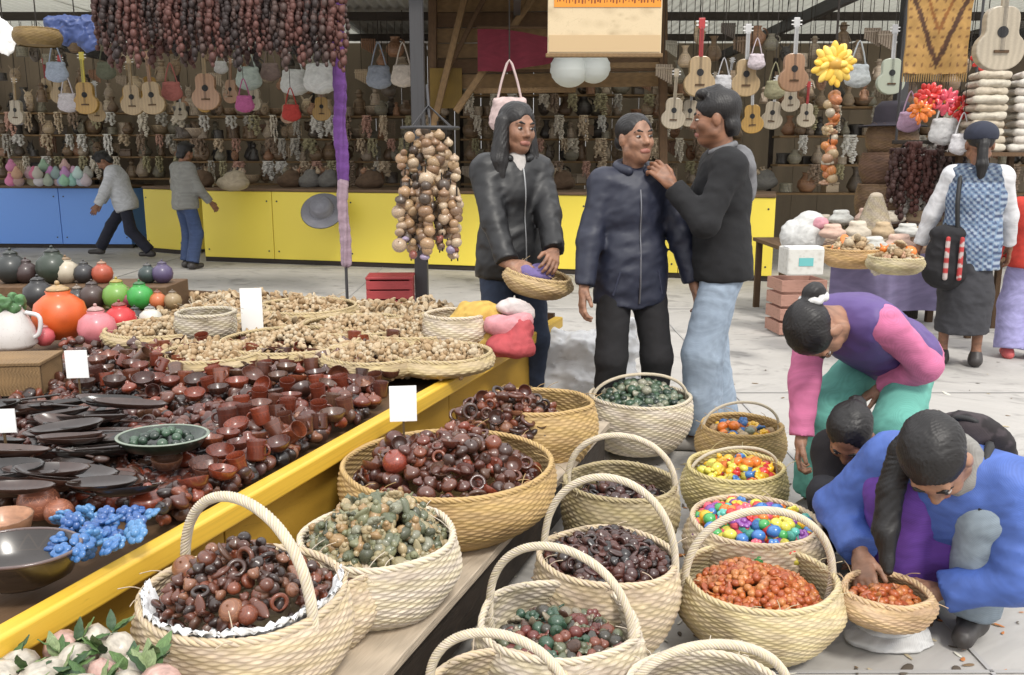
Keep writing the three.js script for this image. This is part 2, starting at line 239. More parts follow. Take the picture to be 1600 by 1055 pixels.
function person(o) {
  const g = thing('person', o.label, 'person', o.pos, o.turn, o.group), s = rig(o), S = s.S, H = s.H, hS = s.hS, q = s.hq; s.g = g;
  const he = (x, y, z, a, b, c, ex = {}) => ell(H(x, y, z), [a * hS, b * hS, c * hS], q, { k: .02 * hS, ...ex }), hc = (a, b, r, r2 = r, ex = {}) => cap(H(...a), H(...b), r * hS, r2 * hS, { k: .012 * hS, ...ex });
  const head = [he(0, .032, -.014, .074, .084, .092), he(0, -.03, .022, .058, .08, .066, { k: .03 }), he(0, -.088, .05, .026, .022, .026, { k: .03 }),
    hc([-.05, -.06, .01], [0, -.085, .045], .022, .02, { k: .03 }), hc([.05, -.06, .01], [0, -.085, .045], .022, .02, { k: .03 }),
    he(.036, -.024, .056, .024, .024, .024), he(-.036, -.024, .056, .024, .024, .024), hc([-.034, .024, .072], [.034, .024, .072], .013),
    he(.031, .003, .095, .017, .011, .014, { sub: 1, k: .012 }), he(-.031, .003, .095, .017, .011, .014, { sub: 1, k: .012 }),
    hc([0, .012, .08], [0, -.024, .1], .009, .0125, { k: .012 }), he(.011, -.03, .09, .009, .008, .01, { k: .006 }), he(-.011, -.03, .09, .009, .008, .01, { k: .006 }),
    he(.075, -.005, -.004, .011, .03, .019, { k: .008 }), he(-.075, -.005, -.004, .011, .03, .019, { k: .008 }),
    cap(H(0, -.05, -.02), s.neck.clone().addScaledVector(s.up, -.02), .05 * S, .056 * S, { k: .03 })];
  const bodyPr = [...torso(s, -.012)]; for (const k of ['l', 'r']) { bodyPr.push(...armP(s, k, -.006), ...legP(s, k, -.008)); const toe = s.an[k].clone().add(V(...((o.toe || {})[k] || [0, -.05, .12]))); bodyPr.push(cap(s.an[k], toe, .03 * S, .025 * S)); }
  bodyPr.push(cap(s.neck.clone().addScaledVector(s.up, -.04), H(0, -.05, -.02), .05 * S, .048 * S));
  const geos = [blob(bodyPr, o.far ? .022 : .014), blob(head, o.far ? .008 : .0042)];
  for (const k of ['l', 'r']) {
    const c = (o.grip || {})[k] || {}, f = c.f ? V(...c.f) : s.wr[k].clone().sub(s.el[k]), m = k === 'l' ? 1 : -1, n = c.n ? V(...c.n) : s.side.clone().multiplyScalar(-m);
    geos.push(blob(handP(s.wr[k], f, n, c.t ? V(...c.t) : s.fr, c.curl ?? .38, S * 1.02), o.far ? .006 : .0036));
  }
  part('body', merge(geos), o.skin, g);
  if (!o.far || o.face) {
    const dark = M.hair;
    for (const m of [1, -1]) {
      const e = part('eye', sphere(.0112 * hS, 1.1, .52, 1, 0, 0, 0, 14), M.eye, g); e.position.copy(H(m * .031, .004, .0755)); e.quaternion.copy(q);
      const i = part('iris', sphere(.0064 * hS, 1, .9, .6, 0, 0, .0086 * hS, 12), M.black, e);
      part('eyebrow', blob([hc([m * .015, .026, .088], [m * .034, .031, .083], .003, .0034), hc([m * .034, .031, .083], [m * .052, .024, .068], .0034, .002)], .0028), dark, g);
    }
    part('lips', blob([hc([-.021, -.06, .078], [0, -.057, .085], .0032, .0048), hc([.021, -.06, .078], [0, -.057, .085], .0032, .0048), hc([-.018, -.0655, .078], [.018, -.0655, .078], .005, .005), he(0, -.066, .081, .013, .0052, .006)], .0028), o.lips || M.lips, g);
  }
  const groove = (x, y, z) => { const p = V(x, y, z).sub(s.hc).applyQuaternion(q.clone().invert()); const a = Math.atan2(p.x, p.z); return .0012 * Math.sin(a * 58 + 7 * N3(p.y * 9, a * 2, 1)) + .0045 * N3(p.x * 22, p.y * 14, p.z * 22 + 3); };
  const face = (w = .06, y = -.035, h = .082, z = .085) => he(0, y, z, w, h, .062, { sub: 1, k: .008 });
  const hairBase = [he(0, .045, -.022, .083, .084, .1)];
  let hp = null; const st = o.hair || 'short', below = (y) => ({ cut: [{ p: H(0, y, 0), n: s.hu.clone().negate() }] });
  if (st === 'short') hp = [he(0, .045, -.02, .082, .09, .101, below(-.06)), hc([-.045, .105, .055], [.045, .112, .05], .022, .024), hc([0, .12, -.02], [0, .11, .05], .03, .026), he(0, -.04, -.065, .07, .06, .045, below(-.085)), face(.066, -.04, .092)];
  if (st === 'long') hp = [...hairBase, hc([-.075, .03, -.01], [-.1, -.16, .02], .036, .046), hc([.068, .03, -.015], [.09, -.15, .015], .032, .036), hc([-.1, -.16, .02], [-.085, -.34, .06], .046, .02), hc([.09, -.15, .015], [.085, -.3, .055], .036, .016), hc([-.1, -.2, .0], [-.12, -.36, .03], .04, .014), hc([0, 0, -.06], [0, -.3, -.085], .08, .055), face(.056, -.03, .1, .095)];
  if (st === 'cap') hp = [he(0, .042, -.02, .08, .08, .097, below(-.075)), face(.066, -.045, .1)];
  if (st === 'tied') hp = [he(0, .042, -.02, .08, .08, .097, below(-.075)), he(0, -.01, -.125, .035, .04, .035), face(.068, -.03, .108)];
  if (st === 'tail') hp = [he(0, .042, -.02, .081, .083, .098, below(-.08)), ...(o.tail || [[0, .0, -.11], [.0, -.12, -.14], [0, -.26, -.12]]).map((a, i, r) => i ? hc(r[i - 1], a, i === 1 ? .03 : .034, i === r.length - 1 ? .014 : .034) : he(...a, .03, .03, .03)), face(.062, -.045, .095)];
  if (hp) part('hair', blob(hp, o.far ? .01 : .0046, { fold: groove }), o.hairMat || M.hair, g);
  return s;
}
M.eye = gloss(lin(.4, .36, .33), .25, .6); M.lips = rough(lin(.3, .12, .09), .5);
const wear = (s, name, prims, mat, o = {}) => part(name, blob(prims, o.cell ?? (s.o.far ? .02 : .0095), { fold: folds(o.amp ?? .006, s.o.h * 7 + prims.length), ...o }), mat, s.g);
function cutBelow(prims, p, n) { return prims.map((x) => ({ ...x, cut: [...(x.cut || []), { p, n }] })); }
function top(s, name, mat, o = {}) { // jacket, sweater or shirt
  const g = o.g ?? .02, hem = s.T(0, o.hem ?? -.06, 0), tr = cutBelow([...torso(s, g), ...[-1, 1].map((m) => cap(s.T(m * .05, .1, 0), s.T(m * .06, (o.hem ?? -.06) - .06, 0), .092 * s.S + g, .108 * s.S + g, { k: .06 }))], hem, s.up.clone().negate());
  const pr = [...tr]; if (o.sleeves !== 0) for (const k of o.only || ['l', 'r']) pr.push(...armP(s, k, (o.arm ?? g * .75), o.sleeves ?? .95));
  pr.push({ ...cap(s.neck.clone().addScaledVector(s.up, .13 * s.S), s.neck.clone().addScaledVector(s.up, .4), .062 * s.S, .08 * s.S), sub: 1, k: .01 });
  const m = wear(s, name, pr, mat, { amp: o.amp ?? .007, ...o.x }); s.topPr = pr; return m;
}
function pants(s, mat, o = {}) { const g = o.g ?? .016, w = o.waist ?? .1, pr = cutBelow([...torso(s, Math.min(g * .9, .008)).slice(0, 2)], s.T(0, w, 0), s.up); for (const k of ['l', 'r']) pr.push(...legP(s, k, g, o.wide ?? .012, o.end ?? .97)); return wear(s, o.name || 'trousers', pr, mat, { amp: .007, ...o.x }); }
function shoes(s, mat) { for (const k of ['l', 'r']) { const a = s.an[k], t = V(...((s.o.toe || {})[k] || [0, -.05, .13])), f = t.clone().setY(0).normalize(), b = a.clone().setY(a.y - .042 * s.S); const fl = { p: V(0, a.y - .078 * s.S, 0), n: V(0, -1, 0) }; part('shoe', blob([cap(b.clone().addScaledVector(f, -.03), b.clone().addScaledVector(f, .14 * s.S), .042 * s.S, .036 * s.S, { cut: [fl] }), cap(a, b, .043 * s.S, .045 * s.S, { cut: [fl] })], .009), mat, s.g); } }
function collar(s, mat, o = {}) { const pts = []; for (let i = 0; i <= 14; i++) { const a = -2.5 + 5 * i / 14 + Math.PI, r = (o.r ?? .075) * s.S; pts.push(s.neck.clone().addScaledVector(s.side, Math.sin(a) * r).addScaledVector(s.fr, Math.cos(a) * r * .95 + .012).addScaledVector(s.up, (.025 + .02 * -Math.cos(a)) * s.S)); } const pr = []; for (let i = 1; i < pts.length; i++) pr.push(cap(pts[i - 1], pts[i], o.t ?? .017, o.t ?? .017, { k: .012 })); part('collar', blob(pr, .007), mat, s.g); }
function frontLine(s, name, mat, x = 0, y0 = -.04, y1 = .46, r = .005) { const pts = []; for (let i = 0; i <= 10; i++) { const f = s.T(x, y0 + (y1 - y0) * i / 10, .4); pts.push(onSurface(s.topPr, f, s.fr.clone().negate())); } part(name, tube(pts, r, 30, 6), mat, s.g); }
// ---------------------------------------------------------------- ground, roofs, back wall, posts
{ const g = new THREE.PlaneGeometry(160, 160); g.rotateX(-Math.PI / 2); const uv = g.attributes.uv; for (let i = 0; i < uv.count; i++) uv.setXY(i, uv.getX(i) * 160 / 2.6, uv.getY(i) * 160 / 2.6); struct('ground', g, M.ground); }
{ // saw-cut joints of the concrete
  const g = []; for (let x = -7.4; x < 9; x += 2.9) g.push(bx(.012, .003, 13, x, .0045, -7.5)); for (let z = -2.2; z > -14; z -= 2.9) g.push(bx(18, .003, .012, 0, .0045, z + .003));
  const m = struct('pavement_joint', merge(g), rough(lin(.36, .35, .34), .95)); m.name = 'pavement_joint';
}
function corrugated(w, d, pitch, amp, th = .012) { // roof sheet, ribs run along z
  const n = Math.round(w / pitch) * 6, pos = [], idx = [];
  for (let s = 0; s < 2; s++) for (let i = 0; i <= n; i++) for (let k = 0; k < 2; k++) pos.push(-w / 2 + w * i / n, amp * Math.sin(i / 6 * 6.283) + (s ? th : 0), k ? -d / 2 : d / 2);
  const o = (n + 1) * 2; for (let i = 0; i < n; i++) { const a = 2 * i; idx.push(a, a + 1, a + 2, a + 1, a + 3, a + 2, o + a, o + a + 2, o + a + 1, o + a + 1, o + a + 2, o + a + 3); }
  const g = new THREE.BufferGeometry(); g.setAttribute('position', new THREE.Float32BufferAttribute(pos, 3)); g.setAttribute('uv', new THREE.Float32BufferAttribute(pos.map((_, i) => 0).slice(0, pos.length / 3 * 2).map((_, i) => pos[Math.floor(i / 2) * 3 + (i % 2 ? 2 : 0)] * .3), 2)); g.setIndex(idx); g.computeVertexNormals(); return g;
}
const roofL = thing('market_roof', 'dark corrugated metal roof over the stalls at the back', 'roof', V(0, 3.02, -11.95));
for (let i = 0; i < 7; i++) { const p = part(i % 3 ? 'added_translucent_sheet' : 'roof_sheet', corrugated(2.9, 6.3, .12, .014), i % 3 ? M.addedSkylight ??= new THREE.MeshPhysicalMaterial({ color: lin(.6, .6, .56), roughness: .9, transmission: .85, thickness: 0 }) : M.roof, roofL); p.position.set(-9.3 + i * 2.86, .02 * (i % 2) + .02, 0); p.rotation.x = .01; }  // translucent sheets are added to let more light reach the back stalls
for (let i = 0; i < 4; i++) part('purlin', bx(20.4, .09, .06, 0, -.07, 2.9 - i * 1.95), M.darkWood, roofL);
for (let i = 0; i < 7; i++) part('rafter', bx(.07, .12, 6.1, -9.4 + i * 3.15, -.18, .1), M.steel, roofL);
part('front_beam', bx(20.4, .14, .09, 0, -.09, 4.35), M.steel, roofL); for (let i = 0; i < 7; i++) part('outrigger', bx(.06, .08, 1.35, -9.4 + i * 3.15, -.1, 3.7), M.steel, roofL);
const backWall = thing('back_wall', 'dark plank wall behind the shelves of crafts', 'wall', V(0, 0, -14.4));
for (let i = 0; i < 46; i++) { const m = part('plank', bx(.405, 3.04, .03, -9.3 + i * .41, 1.52, .004 * (i % 3)), M.wallPlank ??= rough(lin(.42, .36, .29), .85, { map: T.wood }), backWall); }
function pole(name, label, px, py, r, h, mat) { const p = gnd(px, py), t = thing(name, label, 'post', p); part('shaft', bx(r * 2, h, r * 2, 0, h / 2, 0, .008), mat, t); part('base_plate', bx(r * 3.4, .012, r * 3.4, 0, .008, 0), M.steel, t); for (const [a, b] of [[1, 1], [1, -1], [-1, 1], [-1, -1]]) part('bolt', bar(V(a * r * 1.4, .012, b * r * 1.4), V(a * r * 1.4, .035, b * r * 1.4), .009, .009, 6), M.steel, t); return p; }
const postP = pole('roof_post', 'dark square steel post holding up the roof beside the hung gourds', 660, 488, .056, 3, M.steel);
for (const [x, z] of [[-6.6, -8], [3.9, -9.3], [7.4, -8]]) { const t = thing('roof_post', x < 0 ? 'dark steel post at the far left of the roof' : x < 5 ? 'dark steel post behind the hung guitars on the right' : 'dark steel post at the far right of the roof', 'post', V(x, 0, z)); part('shaft', bx(.11, 3, .11, 0, 1.5, 0, .008), M.steel, t); part('base_plate', bx(.2, .012, .2, 0, .008, 0), M.steel, t); }
// purple cloth column
{ const p = gnd(543, 482), t = thing('cloth_wrapped_pole', 'thin pole wrapped in purple ribbon standing left of the dark post', 'pole', p); const hh = 3;
  part('pole', bar(V(0, 0, 0), V(0, hh, 0), .014, .014, 10), M.steel, t);
  const wrapMat = cloth(.17, .06, .27), pale = cloth(.42, .3, .36);
  const seg = (y0, y1, w, mat, name) => { const pr = []; for (let y = y0; y < y1; y += .1) { const a = N3(y * 3, 1, 2) * .03; pr.push(cap(V(a, y, 0), V(N3(y * 3 + .3, 1, 2) * .03, y + .1, .01), w * (1 + .3 * N3(y * 7, 3, 3)), w, { k: .02 })); } part(name, blob(pr, .009, { fold: (x, y, z) => .008 * Math.sin(Math.atan2(z, x) * 5 + 7 * y) }), mat, t); };
  seg(1.16, 2.95, .05, wrapMat, 'purple_wrap'); seg(.42, 1.14, .042, pale, 'faded_wrap');
}
// counters at the back
function counter(name, label, a, b, h, mat, n, plinth) { // a,b = floor ends seen from the front
  const d = b.clone().sub(a), L = d.length(), t = thing(name, label, 'counter', a, Math.atan2(-d.z, d.x)), w = L / n;
  for (let i = 0; i < n; i++) part('panel', bx(w - .008, h - .1, .03, (i + .5) * w, (h - .1) / 2 + .06, 0, .006), mat, t);
  for (let i = 0; i < n; i++) for (const y of [.16, h - .16]) for (const e of [.07, .93]) { const sc = part('screw', M.screwG ??= bar(V(0, 0, 0), V(0, 0, .006), .011, .011, 8), M.steel, t); sc.position.set((i + e) * w, y, .014); }
  part('plinth', bx(L, .06, .04, L / 2, .03, -.02), plinth || M.darkWood, t); part('counter_top', bx(L, .035, .9, L / 2, h - .018, -.42, .006), M.counterTop ??= rough(lin(.3, .2, .13), .7, { map: T.wood }), t);
  part('end_panel', bx(.03, h - .1, .84, .015, h / 2, -.45), mat, t); part('end_panel', bx(.03, h - .1, .84, L - .015, h / 2, -.45), mat, t); return t;
}
counter('yellow_counter', 'long glossy yellow stall counter behind the three standing people', gnd(322, 408), gnd(1205, 440), .95, M.yellowFar, 7);
counter('yellow_counter', 'short yellow stall counter between the two people at the left', gnd(232, 393), gnd(290, 398), .93, M.yellowFar, 1);
counter('blue_counter', 'bright blue stall counter at the left edge', gnd(-220, 386), gnd(208, 388), .92, M.blueFar, 4);
// ---------------------------------------------------------------- sales table with the yellow lip, low bench
const TH = .5, tA = gnd(0, 985, TH), tB = gnd(730, 575, TH), tDir = tB.clone().sub(tA).normalize(), tN = V(tDir.z, 0, -tDir.x); // tN points into the table
const TP = (t, w, y = 0) => tA.clone().addScaledVector(tDir, t).addScaledVector(tN, w).setY(TH + y);
const tAng = Math.atan2(-tDir.z, tDir.x), T0 = -.75, T1 = 3.5;
const tw = (px, py, h = TH) => { const p = gnd(px, py, h).sub(tA); return [p.dot(tDir), p.dot(tN)]; };
{ const t = thing('sales_table', 'long low table with a bright yellow front board heaped with carved wooden goods', 'table', TP(T0, 0).setY(0), tAng), L = T1 - T0;
  const W = 3.6; for (let i = 0; i < 9; i++) part('plank', bx(L, .03, W / 9 - .006, L / 2, TH - .05 - .002 * (i % 2), -.03 - (i + .5) * W / 9), M.brownWood, t);
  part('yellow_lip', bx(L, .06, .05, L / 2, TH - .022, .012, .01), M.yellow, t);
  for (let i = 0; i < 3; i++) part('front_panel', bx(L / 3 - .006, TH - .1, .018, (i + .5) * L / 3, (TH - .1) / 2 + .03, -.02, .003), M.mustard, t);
  for (const x of [.06, L / 2, L - .06]) for (const z of [-.12, -W + .1]) part('leg', bx(.07, TH - .08, .07, x, (TH - .08) / 2, z), M.brownWood, t);
  part('end_board', bx(.03, .12, W, L + .016, TH - .04, -W / 2 - .02), M.brownWood, t);
}
const BH = .27, bA = gnd(600, 1055, BH), bB = gnd(768, 832, BH), bDir = tDir.clone(), bN = tN.clone();
{ const L = 2.55, o = bA.clone().addScaledVector(bDir, -.55).setY(0), t = thing('display_bench', 'low bench of pale boards carrying the big baskets beside the yellow table', 'bench', o, tAng);
  for (let i = 0; i < 3; i++) part('board', bx(L, .028, .174, L / 2, BH - .014 - .0015 * (i % 2), -.087 - i * .178, .004), M.board, t);
  part('shade_board', bx(L, .15, .02, L / 2, BH - .11, -.03), M.darkWood, t);  // dark board stands in for the shade under the open bench
  for (const x of [.1, L - .1]) for (const z of [-.08, -.46]) part('leg', bx(.06, BH - .03, .06, x, (BH - .03) / 2, z - .02), M.darkWood, t);
  part('stretcher', bx(L - .2, .04, .03, L / 2, .07, -.08), M.darkWood, t);
}
// ---------------------------------------------------------------- baskets
function straw(i, j, tint) { const k = .9 + .16 * (0.5 + .5 * Math.sin(i * 12.9898 + j * 78.233) * Math.cos(i * 3.1 + j * 1.7)) * .8 + .12 * N3(i * .13, j * .3, 2); return [tint[0] * k, tint[1] * k, tint[2] * k * (.94 + .08 * Math.sin(i * 5.1 + j))]; }
function worn(c, x, y, z, s) { const k = 1 - .38 * clamp(N3(x * 7 + s, y * 9, z * 7) * 1.6 - .1, 0, 1) - .16 * clamp(N3(x * 31 + s, y * 31, z * 31) * 2 - .3, 0, 1); return [c[0] * k, c[1] * k * (.85 + .15 * k), c[2] * k * (.75 + .25 * k)]; }
const STRAW = [.74, .6, .44], PALE = [.8, .7, .57], GOLD = [.62, .42, .19];
function wovenWall(rT, rB, h, o = {}) { // double walled woven bowl; stakes run up, rows run round
  const ns = Math.round((o.stakes ?? 40) * 1.55), nu = ns * 3 - (ns * 3) % 6, rows = Math.round((o.rows ?? 16) * 1.5), nv = rows * 3, pos = [], col = [], uv = [], idx = [], tint = o.tint ?? STRAW, ex = o.ex ?? 1, a = o.amp ?? .0016;
  for (const side of [0, 1]) for (let j = 0; j <= nv; j++) for (let i = 0; i <= nu; i++) {
    const v = j / nv, th = i / nu * 6.2832, row = Math.min(rows - 1, Math.floor(j / 3)), prof = Math.pow(v, .62), bel = (o.belly ?? .03) * Math.sin(v * Math.PI);
    const r = rB + (rT - rB) * prof + bel + N3(Math.cos(th) * 1.4 + (o.seed ?? 0), v * 2, Math.sin(th) * 1.4) * .012;
    const w = Math.cos(i / 3 * Math.PI + row * Math.PI) * a + [0, .8, 1][j % 3] * 0.0026, rr = r + (side ? -w - .009 : w);
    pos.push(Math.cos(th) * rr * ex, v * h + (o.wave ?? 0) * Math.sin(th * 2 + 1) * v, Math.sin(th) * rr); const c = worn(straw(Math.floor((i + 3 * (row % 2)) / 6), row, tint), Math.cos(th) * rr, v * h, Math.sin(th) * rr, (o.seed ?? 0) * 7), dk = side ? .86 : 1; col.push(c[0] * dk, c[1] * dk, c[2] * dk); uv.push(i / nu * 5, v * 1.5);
  }
  const st = nu + 1, off = st * (nv + 1);
  for (let j = 0; j < nv; j++) for (let i = 0; i < nu; i++) { const p = j * st + i; idx.push(p, p + st, p + 1, p + 1, p + st, p + st + 1); const q = p + off; idx.push(q, q + 1, q + st, q + 1, q + st + 1, q + st); }
  const g = new THREE.BufferGeometry(); g.setAttribute('position', new THREE.Float32BufferAttribute(pos, 3)); g.setAttribute('color', new THREE.Float32BufferAttribute(col, 3)); g.setAttribute('uv', new THREE.Float32BufferAttribute(uv, 2)); g.setIndex(idx); g.computeVertexNormals(); return g;
}
function colored(g, fn) { const p = g.attributes.position, c = new Float32Array(p.count * 3); for (let i = 0; i < p.count; i++) c.set(fn(i, p.getX(i), p.getY(i), p.getZ(i)), i * 3); g.setAttribute('color', new THREE.BufferAttribute(c, 3)); return g; }
function twist(path, closed, r, strands, turns, tint, seg, sr) { // rope of strands wound round a path
  const curve = new THREE.CatmullRomCurve3(path, closed), fr = curve.computeFrenetFrames(seg, closed), gs = [];
  for (let s = 0; s < strands; s++) { const pts = []; for (let i = 0; i <= seg - (closed ? 1 : 0); i++) { const a = turns * 6.2832 * i / seg + s * 6.2832 / strands; pts.push(curve.getPointAt(i / seg).addScaledVector(fr.normals[i], Math.cos(a) * r).addScaledVector(fr.binormals[i], Math.sin(a) * r)); }
    const g = new THREE.TubeGeometry(new THREE.CatmullRomCurve3(pts, closed), seg * 2, sr, 5, closed); colored(g, (i) => straw(Math.floor(i / 6 / 5), s * 3, tint)); gs.push(g); }
  const m = mergeGeometries(gs); return m;
}
function basket(o) { // o: pos (bottom centre), rT, rB, h, handle {turn, rise}, tint
  const t = thing(o.name ?? 'wicker_basket', o.label, 'basket', o.pos, o.turn ?? 0, o.group), tint = o.tint ?? STRAW;
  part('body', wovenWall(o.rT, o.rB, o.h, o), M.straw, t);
  const b = new THREE.CircleGeometry(o.rB + .004, 48); b.rotateX(-Math.PI / 2); b.scale(o.ex ?? 1, 1, 1); b.translate(0, .008, 0); part('bottom', colored(b, (i) => straw(i, 1, tint)), M.straw, t);
  const ring = []; for (let i = 0; i < 32; i++) { const a = i / 32 * 6.2832, n = N3(Math.cos(a) * 1.4 + (o.seed ?? 0), 2, Math.sin(a) * 1.4) * .012; ring.push(V(Math.cos(a) * (o.rT + n - .003) * (o.ex ?? 1), o.h + (o.wave ?? 0) * Math.sin(a * 2 + 1), Math.sin(a) * (o.rT + n - .003))); }
  { const sr = mulberry(Math.round((o.seed ?? 1) * 100) + 5), gs = []; for (let k = 0; k < 14; k++) { const q = ring[Math.floor(sr() * 32)], a = sr() * 6.28, l = .02 + sr() * .05, e = V(q.x + Math.cos(a) * l, q.y + sr() * l * .8, q.z + Math.sin(a) * l); gs.push(colored(tube([q.clone(), q.clone().lerp(e, .5).add(V(0, .006, 0)), e], .0012, 5, 4), () => [tint[0] * .9, tint[1] * .9, tint[2] * .9])); } part('loose_straw', mergeGeometries(gs), M.straw, t); }
  part('rim', twist(ring, true, .0048, 4, Math.round(o.rT * 85), tint, 140, .0048), M.straw, t);
  if (o.handle) { const p = [], n = 14, tu = o.handle.turn, c = Math.cos(tu), s = -Math.sin(tu), R0 = o.rT * .99; for (let i = 0; i <= n; i++) { const a = Math.PI * i / n, x = Math.cos(a) * R0 * (1 + .06 * Math.sin(a * 2) * (o.handle.skew ?? 0)), y = o.h - .03 + Math.pow(Math.sin(a), .8) * o.handle.rise; p.push(V(x * c * (o.ex ?? 1), y, x * s)); } p.unshift(V(R0 * .93 * c * (o.ex ?? 1), o.h * .45, R0 * .93 * s)); p.push(V(-R0 * .93 * c * (o.ex ?? 1), o.h * .45, -R0 * .93 * s));
    part('handle', twist(p, false, (o.handle.r ?? .0085) * .85, 7, o.handle.turns ?? 14, o.handle.tint ?? PALE, 130, (o.handle.r ?? .0085) * .42), M.straw, t); }
  return t;
}
// ---------------------------------------------------------------- small goods
const G = {};
const gourdShape = (n, s) => { const g = lathe([[0, 0], [.55, .05], [.9, .3], [1, .62], [.92, .95], [.66, 1.22], [.36 + .1 * s, 1.42], [.26, 1.6], [.2 + .05 * s, 1.78], [.1, 1.84], [0, 1.85]], n); g.translate(0, -.85, 0); g.scale(.8, .68 + .14 * s, .8); return g; };
G.gourd = [gourdShape(14, 0), gourdShape(14, 1)];
G.round = (() => { const g = merge(sphere(1, 1, .92, 1, 0, 0, 0, 14), bar(V(0, .86, 0), V(.08, 1.12, .03), .1, .06, 6)); return g; })();
G.bowl = lathe([[0, -.42], [.5, -.38], [.85, -.1], [1, .4], [.93, .41], [.78, -.02], [.45, -.26], [0, -.3]], 18);
G.ring = (() => { const g = new THREE.TorusGeometry(.78, .24, 8, 18); g.rotateX(1.57); return g; })();
G.leaf = (() => { const g = new THREE.SphereGeometry(1, 12, 8), p = g.attributes.position; for (let i = 0; i < p.count; i++) { const x = p.getX(i), y = p.getY(i), z = p.getZ(i); p.setXYZ(i, x * 1.35, y * .34 + .16 * x * x, z * (.72 - .25 * x)); } g.computeVertexNormals(); return g; })();
G.whistle = merge(sphere(1, 1.05, .8, .85, 0, 0, 0, 12), sphere(.45, 1, 1, 1, 1.0, .45, 0, 9), bar(V(-.7, .1, 0), V(-1.5, .55, 0), .34, .16, 7), bar(V(1.2, .5, 0), V(1.6, .42, 0), .16, .05, 6));
G.spoon = (() => { const b = new THREE.SphereGeometry(1, 14, 8, 0, 6.2832, 1.57, 1.57); b.scale(1, .45, .75); const b2 = b.clone(); b2.scale(.9, .78, .88); return merge(b, b2, bar(V(.9, -.05, 0), V(5.6, .12, 0), .17, .13, 8), sphere(.2, 1.4, .8, 1, 5.6, .12, 0, 8)); })();
G.bead = sphere(1, 1, .86, 1, 0, 0, 0, 12);
G.petal = (() => { const g = []; for (let i = 0; i < 6; i++) { const a = i * 1.047; g.push(sphere(.5, 1, .55, 1, Math.cos(a) * .62, 0, Math.sin(a) * .62, 9)); } g.push(sphere(.5, 1, 1, 1, 0, .18, 0, 10)); return merge(g); })();
G.peanut = merge(sphere(.62, 1.1, .95, .95, -.5, 0, 0, 8), sphere(.58, 1.1, .95, .95, .5, .03, 0, 8));
const skins = (cols, map = T.carved, r = .34, cc = .55) => cols.map((c) => gloss(lin(...c), r, cc, { map }));
M.browns = skins([[.12, .042, .027], [.17, .056, .032], [.075, .034, .026], [.26, .075, .036], [.14, .07, .045], [.32, .15, .09], [.045, .026, .023]]);
M.reds = skins([[.2, .045, .024], [.12, .035, .024], [.28, .06, .028], [.085, .03, .024], [.16, .06, .04]]);
M.darks = skins([[.04, .024, .022], [.075, .036, .034], [.1, .045, .045], [.03, .026, .03], [.13, .05, .042]]);
M.greens = skins([[.075, .16, .1], [.04, .09, .06], [.3, .36, .27], [.14, .22, .15], [.45, .47, .38], [.025, .05, .036]], T.spot, .4, .4);
M.sages = skins([[.28, .32, .2], [.42, .4, .25], [.16, .2, .13], [.55, .48, .3], [.32, .36, .29], [.1, .12, .08], [.46, .33, .17]], T.carved, .5, .25);
M.mixed = skins([[.16, .2, .13], [.2, .05, .045], [.05, .13, .09], [.36, .34, .27], [.1, .055, .04], [.28, .1, .07], [.07, .07, .06]], T.carved, .42, .4);
M.oranges = skins([[.72, .22, .05], [.62, .15, .035], [.78, .32, .1], [.55, .13, .04], [.7, .28, .12]], T.spot, .45, .3);
M.toys = skins([[.7, .035, .03], [.85, .5, .03], [.06, .38, .1], [.05, .2, .55], [.82, .22, .03], [.8, .1, .16], [.1, .48, .42], [.75, .7, .1], [.25, .06, .35]], T.grime, .3, .6);
M.tans = skins([[.62, .46, .27], [.72, .58, .38], [.5, .35, .19], [.76, .66, .48]], T.spot, .7, .05);
M.blues = skins([[.07, .25, .68], [.12, .36, .78], [.05, .17, .55]], T.spot, .4, .4);
M.underGoods = gloss(lin(1, 1, 1), .42, .4, { map: T.carved }); M.underPlain = rough(lin(1, 1, 1), .65, { map: T.spot });
